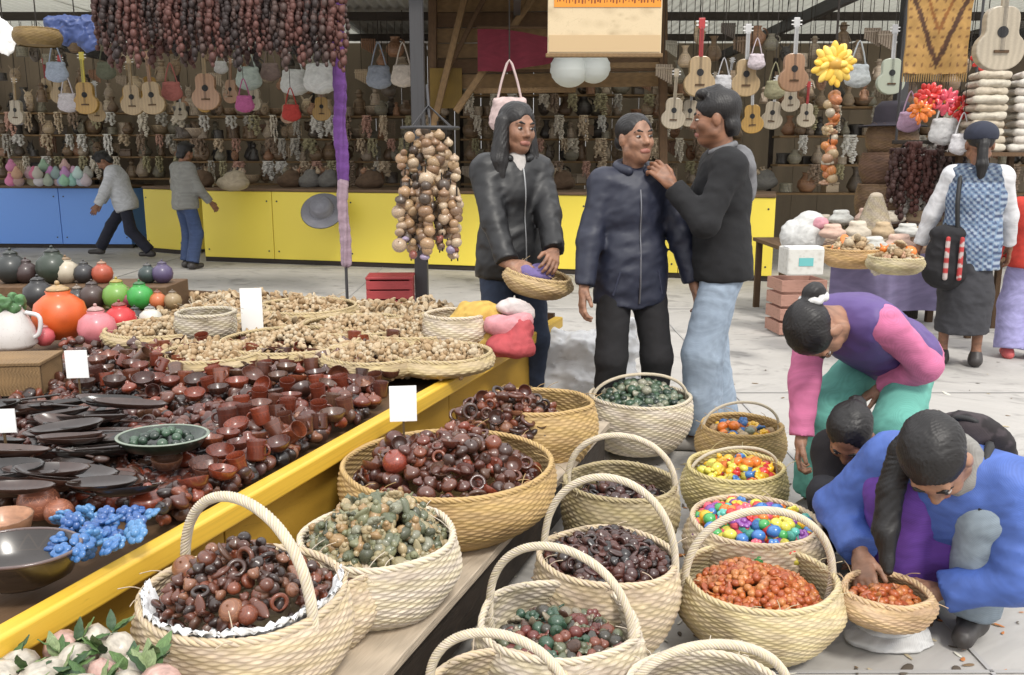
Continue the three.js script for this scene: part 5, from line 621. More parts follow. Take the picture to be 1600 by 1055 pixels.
// ---------------------------------------------------------------- stalls at the back
rnd = mulberry(71);
const clay = [[.36, .27, .18], [.46, .38, .28], [.16, .14, .12], [.56, .5, .42], [.25, .18, .12], [.7, .64, .54], [.09, .09, .09], [.37, .38, .32], [.5, .3, .19], [.74, .64, .48]].map((c) => gloss(lin(...c), .5, .2, { map: T.carved }));
const clayN = ['brown', 'grey brown', 'black brown', 'pale grey', 'dark brown', 'cream grey', 'black', 'grey', 'red brown', 'cream'];
const shelfKinds = {
  jug: merge(lathe([[0, 0], [.5, .02], [.85, .5], [.8, .95], [.42, 1.35], [.36, 1.6], [.46, 1.75], [.4, 1.75], [0, 1.5]], 14), (() => { const g = new THREE.TorusGeometry(.38, .08, 5, 10, 3.4); g.rotateZ(-1.7); g.translate(.55, 1.15, 0); return g; })()),
  bowl: (() => { const g = G.bowl.clone(); g.translate(0, .42, 0); return merge(g, sphere(.4, 1, .7, 1, 0, .5, 0, 8), sphere(.32, 1, .8, 1, .35, .55, .2, 8)); })(),
  figurine: merge(lathe([[0, 0], [.55, .02], [.5, .4], [.34, .9], [.42, 1.15], [.2, 1.35], [0, 1.36]], 10), sphere(.28, 1, 1.1, 1, 0, 1.58, 0, 9), lathe([[.45, 1.7], [.4, 1.74], [.24, 1.76], [.2, 1.95], [0, 1.98]], 10), bar(V(.38, 1.1, 0), V(.5, .55, .28), .1, .08, 6), bar(V(-.38, 1.1, 0), V(-.5, .55, .28), .1, .08, 6)),
  drum: merge(lathe([[0, 0], [.62, 0], [.66, .08], [.56, .55], [.66, 1.02], [.62, 1.1], [0, 1.08]], 14), ...[0, 1, 2, 3, 4, 5, 6, 7].map((i) => bar(V(Math.cos(i * .785) * .64, .1, Math.sin(i * .785) * .64), V(Math.cos(i * .785 + .39) * .64, 1, Math.sin(i * .785 + .39) * .64), .03, .03, 4))),
  panpipe: merge(...[0, 1, 2, 3, 4, 5, 6].map((i) => bar(V(-.6 + i * .2, .9 - i * .1, .1), V(-.6 + i * .2, 1.8, .1), .1, .1, 7)), bx(1.5, .12, .06, 0, 1.5, .2)),
  mask: merge(sphere(.75, .8, 1.1, .45, 0, .85, 0, 12), sphere(.14, 1, 1.4, 1.4, 0, .8, .36, 7), sphere(.16, 1.2, .6, .6, .26, 1.05, .3, 7), sphere(.16, 1.2, .6, .6, -.26, 1.05, .3, 7), sphere(.2, 1.5, .5, .6, 0, .42, .3, 7), bar(V(-.3, 1.5, 0), V(-.62, 1.95, 0), .12, .04, 6), bar(V(.3, 1.5, 0), V(.62, 1.95, 0), .12, .04, 6)),
  vase: lathe([[0, 0], [.4, .02], [.72, .45], [.5, 1], [.22, 1.4], [.24, 1.75], [.4, 1.95], [.34, 1.95], [0, 1.7]], 14),
  box: merge(bx(1.1, .6, .8, 0, .3, 0, .05), bx(1.16, .14, .86, 0, .68, 0, .04), sphere(.08, 1, 1, 1, 0, .55, .43, 6)),
};
const shelfNames = Object.keys(shelfKinds), lookOf = { jug: 'handled clay jug', bowl: 'filled carved bowl', figurine: 'small hatted figurine', drum: 'little laced drum', panpipe: 'panpipe set', mask: 'horned carved mask', vase: 'narrow necked vase', box: 'small lidded box' };
function rack(label, where, x0, x1, z, ys, per, dpth = .34) {
  const w = x1 - x0, t = thing('display_rack', label, 'rack', V((x0 + x1) / 2, 0, z));
  for (const x of [-w / 2, 0, w / 2]) part('upright', bx(.05, 2.55, .05, x, 1.275, -dpth / 2), M.darkWood, t);
  ys.forEach((y, r) => { part('shelf', bx(w, .025, dpth, 0, y - .014, 0), M.tanWood, t); const ord = ['lowest', 'second', 'third', 'fourth', 'fifth'][r];
    for (let i = 0; i < per; i++) { const x = x0 + (i + .5) * w / per + R(-.03, .03), k = shelfNames[Math.floor(rnd() * 8)], m = Math.floor(rnd() * 10), s = R(.115, .17), o = one(k === 'panpipe' ? 'pan_pipes' : k === 'bowl' ? 'clay_bowl' : k, shelfKinds[k], clay[m], clayN[m] + ' ' + lookOf[k] + ' ' + ordw(i) + ' from left, ' + ord + ' shelf ' + where, k, V(x, y, z + R(-.06, .1)), R(-.7, .7), lookOf[k] + 's on the shelves'); o.scale.set(s, s * R(.85, 1.15), s);
      if (r > 0 && rnd() < .75) { const k2 = pick(['jug', 'mask', 'panpipe', 'figurine', 'vase', 'drum']), m2 = Math.floor(rnd() * 10), s2 = R(.085, .13), b = one(k2 === 'panpipe' ? 'pan_pipes' : k2, shelfKinds[k2], clay[m2], clayN[m2] + ' ' + lookOf[k2] + ' before the ' + ordw(i) + ', ' + ord + ' shelf ' + where, k2, V(x + .09, y, z + .14), R(-.9, .9), lookOf[k2] + 's on the shelves'); b.scale.setScalar(s2); } } });
}
rack('tall rack of clay and carved wares behind the blue counter', 'behind the blue counter', -8.1, -4.75, -13.9, [1.02, 1.34, 1.66, 1.98], 14);
rack('tall rack of clay and carved wares behind the left half of the yellow counter', 'behind the yellow counter', -4.6, -.9, -12.6, [.98, 1.28, 1.58, 1.88], 17);
rack('tall rack of clay and carved wares behind the standing people', 'behind the standing people', -.7, 3.1, -12.6, [.98, 1.28, 1.58, 1.88, 2.16], 15);
rack('rack of clay wares behind the right hand stall', 'behind the right stall', 3.3, 7.6, -11.5, [.9, 1.25, 1.6, 1.95], 15);
// heaps on the counter tops
const counterGoods = [[408, 268, 'brown'], [445, 262, 'cream'], [480, 274, 'brown'], [350, 283, 'cream'], [520, 272, 'grey'], [575, 280, 'brown'], [600, 262, 'grey'], [700, 274, 'brown'], [880, 285, 'brown'], [1195, 280, 'grey']];
counterGoods.forEach(([px, py, c], i) => { const p = gnd(px, py + 14, .955), rr = R(.14, .2), t = thing('woven_sack', c + ' woven sack of small goods on the yellow counter, number ' + (i + 1) + ' from the left', 'sack', V(p.x, .955, clamp(p.z, -11.7, -11.0) - .15)); const col = c === 'brown' ? [.16, .1, .06] : c === 'cream' ? [.5, .42, .3] : [.25, .24, .22]; part('sack', blob([ell(V(0, .07, 0), [rr, .1, rr * .8]), ell(V(.03, .15, 0), [rr * .65, .08, rr * .6])], .014, { fold: folds(.014, i, 12, 12) }), cloth(...col), t); for (let k = 0; k < 5; k++) { const b = part('trinket', shelfKinds[pick(['figurine', 'vase', 'jug'])], pick(clay), t); b.scale.setScalar(.05); b.position.set(R(-.1, .1), .17, R(-.08, .08)); b.rotation.z = R(-.6, .6); } });
const ordinal = ['leftmost', 'second', 'third', 'fourth', 'fifth', 'sixth', 'seventh', 'eighth', 'ninth', 'rightmost'];
scene.children.filter((o) => o.name.startsWith('woven_sack')).forEach((o, i) => { o.userData.label = o.userData.label.replace(/, number .*/, ', ' + ordinal[i] + ' of the sacks there'); });
for (const [px, py, c, l] of [[40, 265, [.5, .25, .26], 'dusty pink heap of small pouches at the left of the blue counter'], [85, 262, [.4, .4, .4], 'grey heap of small pouches on the blue counter'], [120, 268, [.45, .47, .45], 'pale grey heap of small pouches at the right of the blue counter']]) { const p = gnd(px, 290, .93), t = thing('pouch_heap', l, 'pouches', p); for (let i = 0; i < 9; i++) part('pouch', i ? M._p ??= blob([ell(V(0, 0, 0), [.08, .07, .06]), ell(V(0, .08, 0), [.035, .04, .03])], .014) : M._p ??= blob([ell(V(0, 0, 0), [.08, .07, .06]), ell(V(0, .08, 0), [.035, .04, .03])], .014), rough(lin(...c.map((v) => v * R(.6, 1.4))), .85), t).position.set(-.18 + (i % 4) * .12, .06 + Math.floor(i / 4) * .1, R(-.1, .1)); }
// hung goods
function hang(t, len, y0 = 0) { part('cord', bar(V(0, y0, 0), V(0, y0 + len, 0), .006, .006, 5), M.darkWood, t); }
const guitarBody = (() => { const s = new THREE.Shape(); s.moveTo(0, -.22); s.bezierCurveTo(.17, -.22, .2, -.06, .12, .0); s.bezierCurveTo(.08, .04, .15, .16, .06, .19); s.quadraticCurveTo(0, .2, -.06, .19); s.bezierCurveTo(-.15, .16, -.08, .04, -.12, 0); s.bezierCurveTo(-.2, -.06, -.17, -.22, 0, -.22); const g = new THREE.ExtrudeGeometry(s, { depth: .06, bevelEnabled: true, bevelSize: .008, bevelThickness: .008, bevelSegments: 2, curveSegments: 14 }); g.translate(0, 0, -.03); return g; })();
function guitar(px, py, d, sc, body, neck, label, tilt = 0, turn = 0) { const t = thing('small_guitar', label, 'guitar', dep(px, py, d), turn, 'small guitars hung over the stalls'); t.rotation.z = tilt; t.scale.setScalar(sc); part('body', guitarBody, body, t); const nm = neck; part('neck', bx(.045, .3, .03, 0, .34, .025, .006), nm, t); part('headstock', bx(.07, .11, .022, 0, .54, .018, .008), nm, t); const h = part('sound_hole', new THREE.CylinderGeometry(.038, .038, .004, 20), M.black, t); h.rotation.x = Math.PI / 2; h.position.set(0, .03, .041); part('bridge', bx(.1, .018, .014, 0, -.1, .045), M.brownWood, t); for (const x of [-.012, -.004, .004, .012]) part('string', bar(V(x, -.1, .054), V(x, .5, .05), .0012, .0012, 4), M.steel, t); for (const [x, y] of [[.045, .56], [.045, .52], [-.045, .56], [-.045, .52]]) part('tuning_peg', bx(.03, .012, .012, x, y, .018), M.white, t); part('cord', bar(V(0, .58, .02), V(0, .58 + Math.max(.1, (2.95 - t.position.y) / sc - .58), .02), .004, .004, 5), M.darkWood, t); return t; }
const gy = gloss(lin(.75, .47, .1), .35, .5, { map: T.wood }), gc = gloss(lin(.74, .58, .36), .4, .4, { map: T.wood }), gp = gloss(lin(.72, .45, .3), .4, .4, { map: T.wood }), gw = gloss(lin(.75, .7, .6), .4, .4, { map: T.wood }), rd = gloss(lin(.4, .03, .03), .4, .4), gr = gloss(lin(.5, .5, .5), .4, .4);
guitar(134, 152, 10.8, .85, gy, gloss(lin(.6, .5, .08), .4, .4), 'yellow small guitar with a yellow neck hung at the far left');
guitar(207, 155, 10.8, .8, gc, gc, 'cream small guitar, left one of the pair beside the white shirted person'); guitar(238, 152, 10.6, .85, gc, gp, 'cream and orange small guitar, right one of the pair beside the white shirted person', .05);
guitar(322, 142, 10.6, .95, gp, gc, 'tan small guitar with broad body hung above the yellow counter');
guitar(1093, 118, 8.6, .85, gc, rd, 'cream small guitar with a red neck behind the man'); guitar(1165, 120, 8.8, .8, gc, gr, 'pale small guitar with a grey neck right of the man'); guitar(1240, 112, 8.4, .78, gp, gr, 'pinkish small guitar with a pale neck, left of the yellow paper flower'); guitar(1392, 118, 8, .7, gloss(lin(.35, .38, .3), .5, .3), gr, 'greenish grey small guitar left of the patterned poncho');
guitar(1562, 58, 6.2, .95, gw, gw, 'large cream ukulele with a brown bridge at the top right');
rnd = mulberry(73); for (let i = 0; i < 20; i++) { const left = i < 12, px = left ? 20 + i * 43 + R(-12, 12) : 1050 + (i - 12) * 30 + R(-8, 8), py = left ? R(118, 182) : R(130, 190), b = pick([gc, gp, gw, gy, gw]), nm = b === gy ? 'yellow' : b === gw ? 'whitish' : b === gp ? 'orange tan' : 'cream'; if (Math.abs(px - 545) < 20) continue; guitar(px, py, (left ? 11.5 : 9.4) + R(-.2, .2), R(.5, .72), b, pick([gc, gp, rd, gr, gw]), nm + ' tiny guitar hung in the rear row, ' + (left ? ordw(i) + ' from the left edge' : ordw(i - 12) + ' to the right of the man'), R(-.12, .12), R(-.4, .4)); }
const bagShape = blob([ell(V(0, .0, 0), [.16, .14, .06]), ell(V(0, -.05, 0), [.17, .1, .07]), cap(V(-.1, .1, 0), V(.1, .1, 0), .04, .04)], .012, { fold: folds(.014, 3, 14, 14) });
function clothBag(px, py, d, sc, c, label) { const t = thing('cloth_bag', label, 'bag', dep(px, py, d), 0, 'cloth bags hung over the stalls'); t.scale.set(sc, sc, sc); part('pouch', bagShape, cloth(...c), t); part('strap', tube([V(-.1, .1, 0), V(-.05, .3, 0), V(0, .42, 0), V(.05, .3, 0), V(.1, .1, 0)], .01, 20), cloth(...c), t); hang(t, Math.max(.05, (2.93 - t.position.y) / sc - .42), .42); }
for (const [px, py, d, s, c, l] of [[460, 128, 10.6, 1, [.7, .71, .7], 'white cloth bag, left one of the bright pair left of the purple pole'], [500, 122, 10.4, 1.15, [.75, .76, .75], 'white cloth bag, right one of the bright pair left of the purple pole'], [106, 160, 10.8, .75, [.66, .62, .66], 'small white cloth bag left of the yellow guitar'], [88, 112, 10.8, .8, [.45, .52, .66], 'pale blue cloth bag at the far left'], [268, 142, 10.8, .75, [.5, .17, .15], 'red cloth bag right of the cream guitars'], [388, 122, 10.6, .9, [.45, .52, .48], 'pale green cloth bag above the yellow counter'], [382, 162, 10.4, .65, [.5, .12, .3], 'magenta cloth bag under the pale green one'], [455, 176, 10.4, .65, [.5, .05, .04], 'red cloth bag under the white pair'], [345, 105, 10.8, .5, [.7, .7, .7], 'tiny white cloth bag beside the tan guitar'], [592, 120, 10.6, .9, [.36, .4, .48], 'grey blue cloth bag right of the purple pole'], [630, 118, 10.4, .85, [.72, .64, .56], 'cream cloth bag touching the dark post'], [422, 112, 10.8, .7, [.3, .22, .2], 'brown cloth bag left of the white pair'], [165, 110, 10.9, .7, [.16, .17, .12], 'dark green cloth bag right of the yellow guitar'], [1130, 130, 8.8, .55, [.6, .6, .62], 'pale grey cloth bag behind the head of the man'], [1182, 96, 8.7, .5, [.66, .58, .62], 'pinkish cloth bag right of the grey necked guitar'], [1210, 140, 8.8, .6, [.32, .3, .18], 'olive cloth bag right of the man'], [1340, 118, 8.2, .7, [.62, .66, .66], 'white cloth bag right of the yellow paper flower'], [1475, 205, 7, .7, [.62, .62, .62], 'grey white cloth bag over the right stall'], [1502, 225, 6.9, .55, [.75, .74, .76], 'white cloth bag beside the cap of the woman at the right'], [1420, 190, 7.2, .55, [.45, .3, .42], 'mauve cloth bag over the right stall']]) clothBag(px, py, d, s, c, l);
// white paper globes
for (const [px, py, s, l] of [[890, 108, .2, 'pale green white paper globe, left of the two lamps under the sign'], [928, 106, .17, 'white paper globe, right of the two lamps under the sign']]) { const t = thing('paper_globe', l, 'globe', dep(px, py, 9.6)); const g = new THREE.SphereGeometry(1, 28, 20), p = g.attributes.position; for (let i = 0; i < p.count; i++) { const k = 1 + .025 * Math.sin(p.getY(i) * 26); p.setXYZ(i, p.getX(i) * k, p.getY(i) * .92, p.getZ(i) * k); } g.computeVertexNormals(); const b = part('globe', g, new THREE.MeshPhysicalMaterial({ color: lin(.78, .82, .79), roughness: .8, transmission: .25, thickness: 0 }), t); b.scale.setScalar(s); part('cap_ring', new THREE.TorusGeometry(.05, .01, 6, 16), M.steel, t).position.y = s * .9; hang(t, 1.1, s * .9); }
// dark fringe of bead strings under the roof at the left
const stringG = (() => { const gs = []; for (let k = 0; k < 7; k++) { const x = (k - 3) * .022, z = (k % 3 - 1) * .03, L = .55 + .18 * Math.sin(k * 5.3); for (let i = 0; i < 11; i++) gs.push(sphere(.017 + .006 * ((i * 7 + k) % 3), 1, 1.25, 1, x + .012 * Math.sin(i + k), -i * L / 11, z, 6)); } gs.push(bar(V(-.08, .02, 0), V(.08, .02, 0), .014, .014, 6)); return merge(gs); })();
const fr0 = (c) => gloss(lin(...c), .7, .08); const frM = [[.05, .02, .016], [.075, .028, .022], [.024, .014, .013], [.1, .038, .03], [.06, .034, .028]].map(fr0), frN = ['dark brown', 'red brown', 'near black', 'rusty brown', 'dull brown'];
for (let i = 0; i < 60; i++) { const row = i % 2, p = dep(150 + i * 6.4, -32 + 8 * row + R(-8, 8), 7.6 + .5 * row), m = one('bead_string_bunch', stringG, frM[i % 5], frN[i % 5] + ' bunch of bead strings, ' + (i < 40 ? ordw(i >> 1) : 'twenty-' + ORD[Math.min(18, (i >> 1) - 20)]) + ' from the left in the ' + (row ? 'rear' : 'front') + ' row', 'bead strings', p, R(-.4, .4), 'bunches of bead strings under the roof'); m.scale.setScalar(R(.7, 1.05)); }
{ const t = thing('hanging_rail', 'dark wooden rail under the roof from which the bead strings hang', 'rail', V(0, 0, 0)); const a = dep(120, -26, 7.6), b = dep(545, -26, 7.6); part('rail', beam(a, b, .05, .05), M.darkWood, t); part('rail', beam(dep(120, -18, 8.1), dep(545, -18, 8.1), .05, .05), M.darkWood, t); for (const px of [130, 330, 535]) part('hanger', bar(dep(px, -26, 7.6), dep(px, -26, 7.6).setY(2.99), .012, .012, 6), M.steel, t); }
{ const t = thing('blue_tarp', 'blue tarpaulin bunched under the roof at the top left', 'tarpaulin', dep(118, 48, 8.8)); part('tarp', blob([cap(V(-.26, .08, 0), V(.24, .1, 0), .05), ell(V(-.08, -.0, 0), [.2, .13, .05]), ell(V(.12, -.04, .02), [.13, .16, .05])], .012, { fold: folds(.045, 4, 10, 7) }), new THREE.MeshPhysicalMaterial({ color: lin(.05, .08, .22), roughness: .45 }), t); hang(t, .5, .1);
  const b = basket({ name: 'hung_basket', pos: dep(60, 72, 8.4), rT: .18, rB: .16, h: .14, rows: 8, stakes: 26, tint: [.3, .2, .08], label: 'brown straw basket hung under the roof at the top left' }); hang(b, .75, .1); 
  const w = thing('sky_gap_sheet', 'white sheet standing in for a bright sky gap at the top left corner', 'sheet', dep(6, 55, 8.6)); part('sheet', blob([ell(V(0, -.02, 0), [.11, .16, .022]), ell(V(-.1, .05, .0), [.12, .16, .03])], .01, { fold: folds(.03, 8, 12, 6) }), M.white, w); hang(w, .5, .1); }  // white sheet takes the place of bright sky seen through a gap
// strings of gourds on the post
{ rnd = mulberry(81); const gs = [G.round, G.gourd[0], G.bead, G.gourd[1]], ms = [[.62, .47, .3], [.55, .38, .23], [.4, .26, .16], [.74, .63, .48], [.3, .2, .13], [.62, .5, .38], [.12, .09, .07]].map((c) => gloss(lin(...c), .42, .4, { map: T.carved })), redM = gloss(lin(.4, .15, .13), .4, .4, { map: T.carved }), blueM = gloss(lin(.3, .24, .34), .4, .4);
  const spots = [[632, 238], [645, 214], [658, 206], [671, 204], [684, 210], [697, 222], [709, 246], [640, 300], [652, 290], [665, 280], [690, 290], [704, 300], [627, 300], [714, 310]], words = ['outermost left', 'second', 'third', 'fourth', 'middle', 'sixth', 'outermost right', 'left inner', 'lower left', 'lower middle', 'lower right', 'right inner', 'far left lower', 'far right lower'];
  spots.forEach(([px, py], i) => { const t = thing('gourd_string', 'string of cream and brown gourds hung on the dark post, the ' + words[i] + ' one', 'gourd string', dep(px, py, 7.15 - (i > 6 ? .16 : 0) + (i % 3) * .04), 0, 'strings of gourds on the post'), end = i > 6 ? 398 + 8 * Math.sin(i * 3) : 380 + 12 * Math.sin(i * 2), L = (end - py) / 196, n = Math.round(L / .05); part('cord', bar(V(0, .1, 0), V(0, -L, 0), .006, .006, 5), M.darkWood, t); for (let k = 0; k < n; k++) { const low = k > n - 3 && i > 6, g = part('gourd', gs[Math.floor(rnd() * 4)], low && rnd() < .4 ? (rnd() < .6 ? redM : blueM) : ms[Math.floor(rnd() * 7)], t); g.position.set(R(-.03, .03), -k * L / n, R(-.03, .03)); g.scale.setScalar(R(.036, .06)); g.rotation.set(R(-1, 1), R(0, 6), R(-1, 1)); } });
  const t = thing('hanging_hoop', 'wire hoop on the dark post that carries the strings of gourds', 'hoop', dep(672, 200, 7.12)); const h = part('hoop', new THREE.TorusGeometry(.22, .012, 8, 36), M.steel, t); h.rotation.x = Math.PI / 2; part('bracket', bar(V(0, 0, 0), V(-.06, .35, -.45), .012, .012, 6), M.steel, t); for (const a of [.6, 2.2, 4, 5.5]) part('wire', bar(V(Math.cos(a) * .22, 0, Math.sin(a) * .22), V(-.03, .18, -.2), .005, .005, 5), M.steel, t); }
// wooden kiosk front, awning and sign
{ const t = thing('wooden_kiosk', 'brown timber kiosk front with slanting beams behind the long haired woman', 'kiosk', V(0, 0, 0)), d = 9.9, P = (px, py, dd = d) => dep(px, py, dd);
  part('slanting_beam', beam(P(668, 235), P(735, -40), .09, .07), M.tanWood, t); part('slanting_beam', beam(P(712, 175, 9.8), P(850, -30, 9.8), .1, .07), M.tanWood, t); part('slanting_beam', beam(P(690, 130, 9.95), P(770, -30, 9.95), .06, .05), M.brownWood, t);
  for (let i = 0; i < 7; i++) part('board', beam(P(675, 128 - i * 24, 10.15), P(1040, 124 - i * 24, 10.15), .03, .15), i % 3 === 1 ? M.brownWood : M.tanWood, t); part('cross_rail', beam(P(770, 104, 9.85), P(1030, 102, 9.85), .05, .06), M.tanWood, t); part('cross_rail', beam(P(740, 142, 9.9), P(900, 140, 9.9), .05, .06), M.tanWood, t); part('post', beam(P(676, 290, 10.1), P(676, -30, 10.1), .09, .09), M.brownWood, t); part('post', beam(P(1036, 290, 10.1), P(1036, -30, 10.1), .09, .09), M.brownWood, t);
  part('yellow_panel', beam(P(672, 138, 10.02), P(722, 138, 10.02), .03, .42), rough(lin(.4, .27, .05), .7, { map: T.wood }), t);
  const a = thing('red_awning', 'dark red cloth awning under the kiosk beams left of the sign', 'awning', dep(805, 74, 9.7)); const g = new THREE.PlaneGeometry(.78, .42, 30, 10), p = g.attributes.position; for (let i = 0; i < p.count; i++) { const x = p.getX(i), y = p.getY(i); p.setXYZ(i, x + (.21 - y) * .35 * 0, y * (1 - .7 * clamp((x + .1) / .5, 0, 1) * .6) - .03, .05 * Math.sin(x * 16) * (.5 - y)); } g.computeVertexNormals(); part('cloth', g, cloth(.22, .025, .045, { side: THREE.DoubleSide }), a); part('top_rod', bar(V(-.4, .2, 0), V(.4, .2, 0), .014, .014, 8), M.brownWood, a); }
{ const p0 = dep(945, 28, 7.6), t = thing('stall_sign', 'cream sign board with a band of orange lettering cut by the top edge', 'sign', p0), W = .92, H = .56; part('board', bx(W, H, .03, 0, 0, 0, .006), rough(lin(.66, .54, .36), .7, { map: T.grime }), t);
  const c = document.createElement('canvas'); c.width = 1024; c.height = 256; const g = c.getContext('2d'); g.fillStyle = '#d98a2c'; g.fillRect(0, 0, 1024, 256); g.strokeStyle = '#7c3d14'; g.lineWidth = 15; g.lineCap = 'round'; rnd = mulberry(91); for (let i = 0; i < 34; i++) { const x = 22 + i * 30 + rnd() * 8; g.lineWidth = 8 + rnd() * 9; g.beginPath(); g.moveTo(x, 0); g.lineTo(x + (rnd() - .5) * 10, 190 + rnd() * 30); g.stroke(); }
  const tx = new THREE.CanvasTexture(c); tx.colorSpace = THREE.SRGBColorSpace; part('lettered_band', bx(W - .06, .2, .006, .02, .18, .0185), rough(lin(1, 1, 1), .7, { map: tx }), t); part('lower_stripe', bx(W - .02, .13, .008, 0, -.2, .0185), rough(lin(.5, .36, .2), .7), t); part('frame', bx(W + .03, .03, .05, 0, -H / 2 - .01, 0, .005), M.tanWood, t); part('frame', bx(W + .03, .03, .05, 0, H / 2 + .01, 0, .005), M.tanWood, t); for (const x of [-.35, .35]) part('chain', bar(V(x, H / 2, 0), V(x, 3 - p0.y, 0), .008, .008, 6), M.steel, t); }
{ const h = lathe([[0, .15], [.1, .15], [.135, .1], [.14, .02], [.15, 0], [.25, -.01], [.26, -.02], [.15, -.015], [.13, .0]], 30); clothBag(796, 180, 8.8, 1.2, [.8, .62, .6], 'pale pink cloth bag hung just behind the head of the long haired woman');
  const t = thing('felt_hat', 'grey felt hat hung on the front of the yellow counter', 'hat', dep(503, 328, 10.85)); const g = part('hat', h, cloth(.3, .3, .34), t); g.rotation.x = .9; part('hat_band', new THREE.TorusGeometry(.138, .012, 6, 28), cloth(.08, .08, .1), g).rotation.x = Math.PI / 2; const b = part('peg', bar(V(0, .05, -.2), V(0, .05, .02), .012, .012, 6), M.darkWood, t); }
// red box on the floor
{ const t = thing('red_box', 'dark red plastic crate on the floor left of the dark post base', 'crate', gnd(612, 494), .05), m = rough(lin(.36, .045, .05), .5, { map: T.grime }); for (let i = 0; i < 4; i++) { part('slat', bx(.39, .07, .016, 0, .045 + i * .082, .15, .004), m, t); part('slat', bx(.39, .07, .016, 0, .045 + i * .082, -.15, .004), m, t); part('slat', bx(.016, .07, .284, .187, .045 + i * .082, 0, .004), m, t); part('slat', bx(.016, .07, .284, -.187, .045 + i * .082, 0, .004), m, t); } for (const x of [-.18, .18]) for (const z of [-.135, .135]) part('corner_post', bx(.028, .34, .028, x, .17, z), m, t); part('bottom', bx(.37, .02, .28, 0, .012, 0), m, t); part('lid', bx(.4, .02, .32, 0, .35, 0, .006), m, t); }
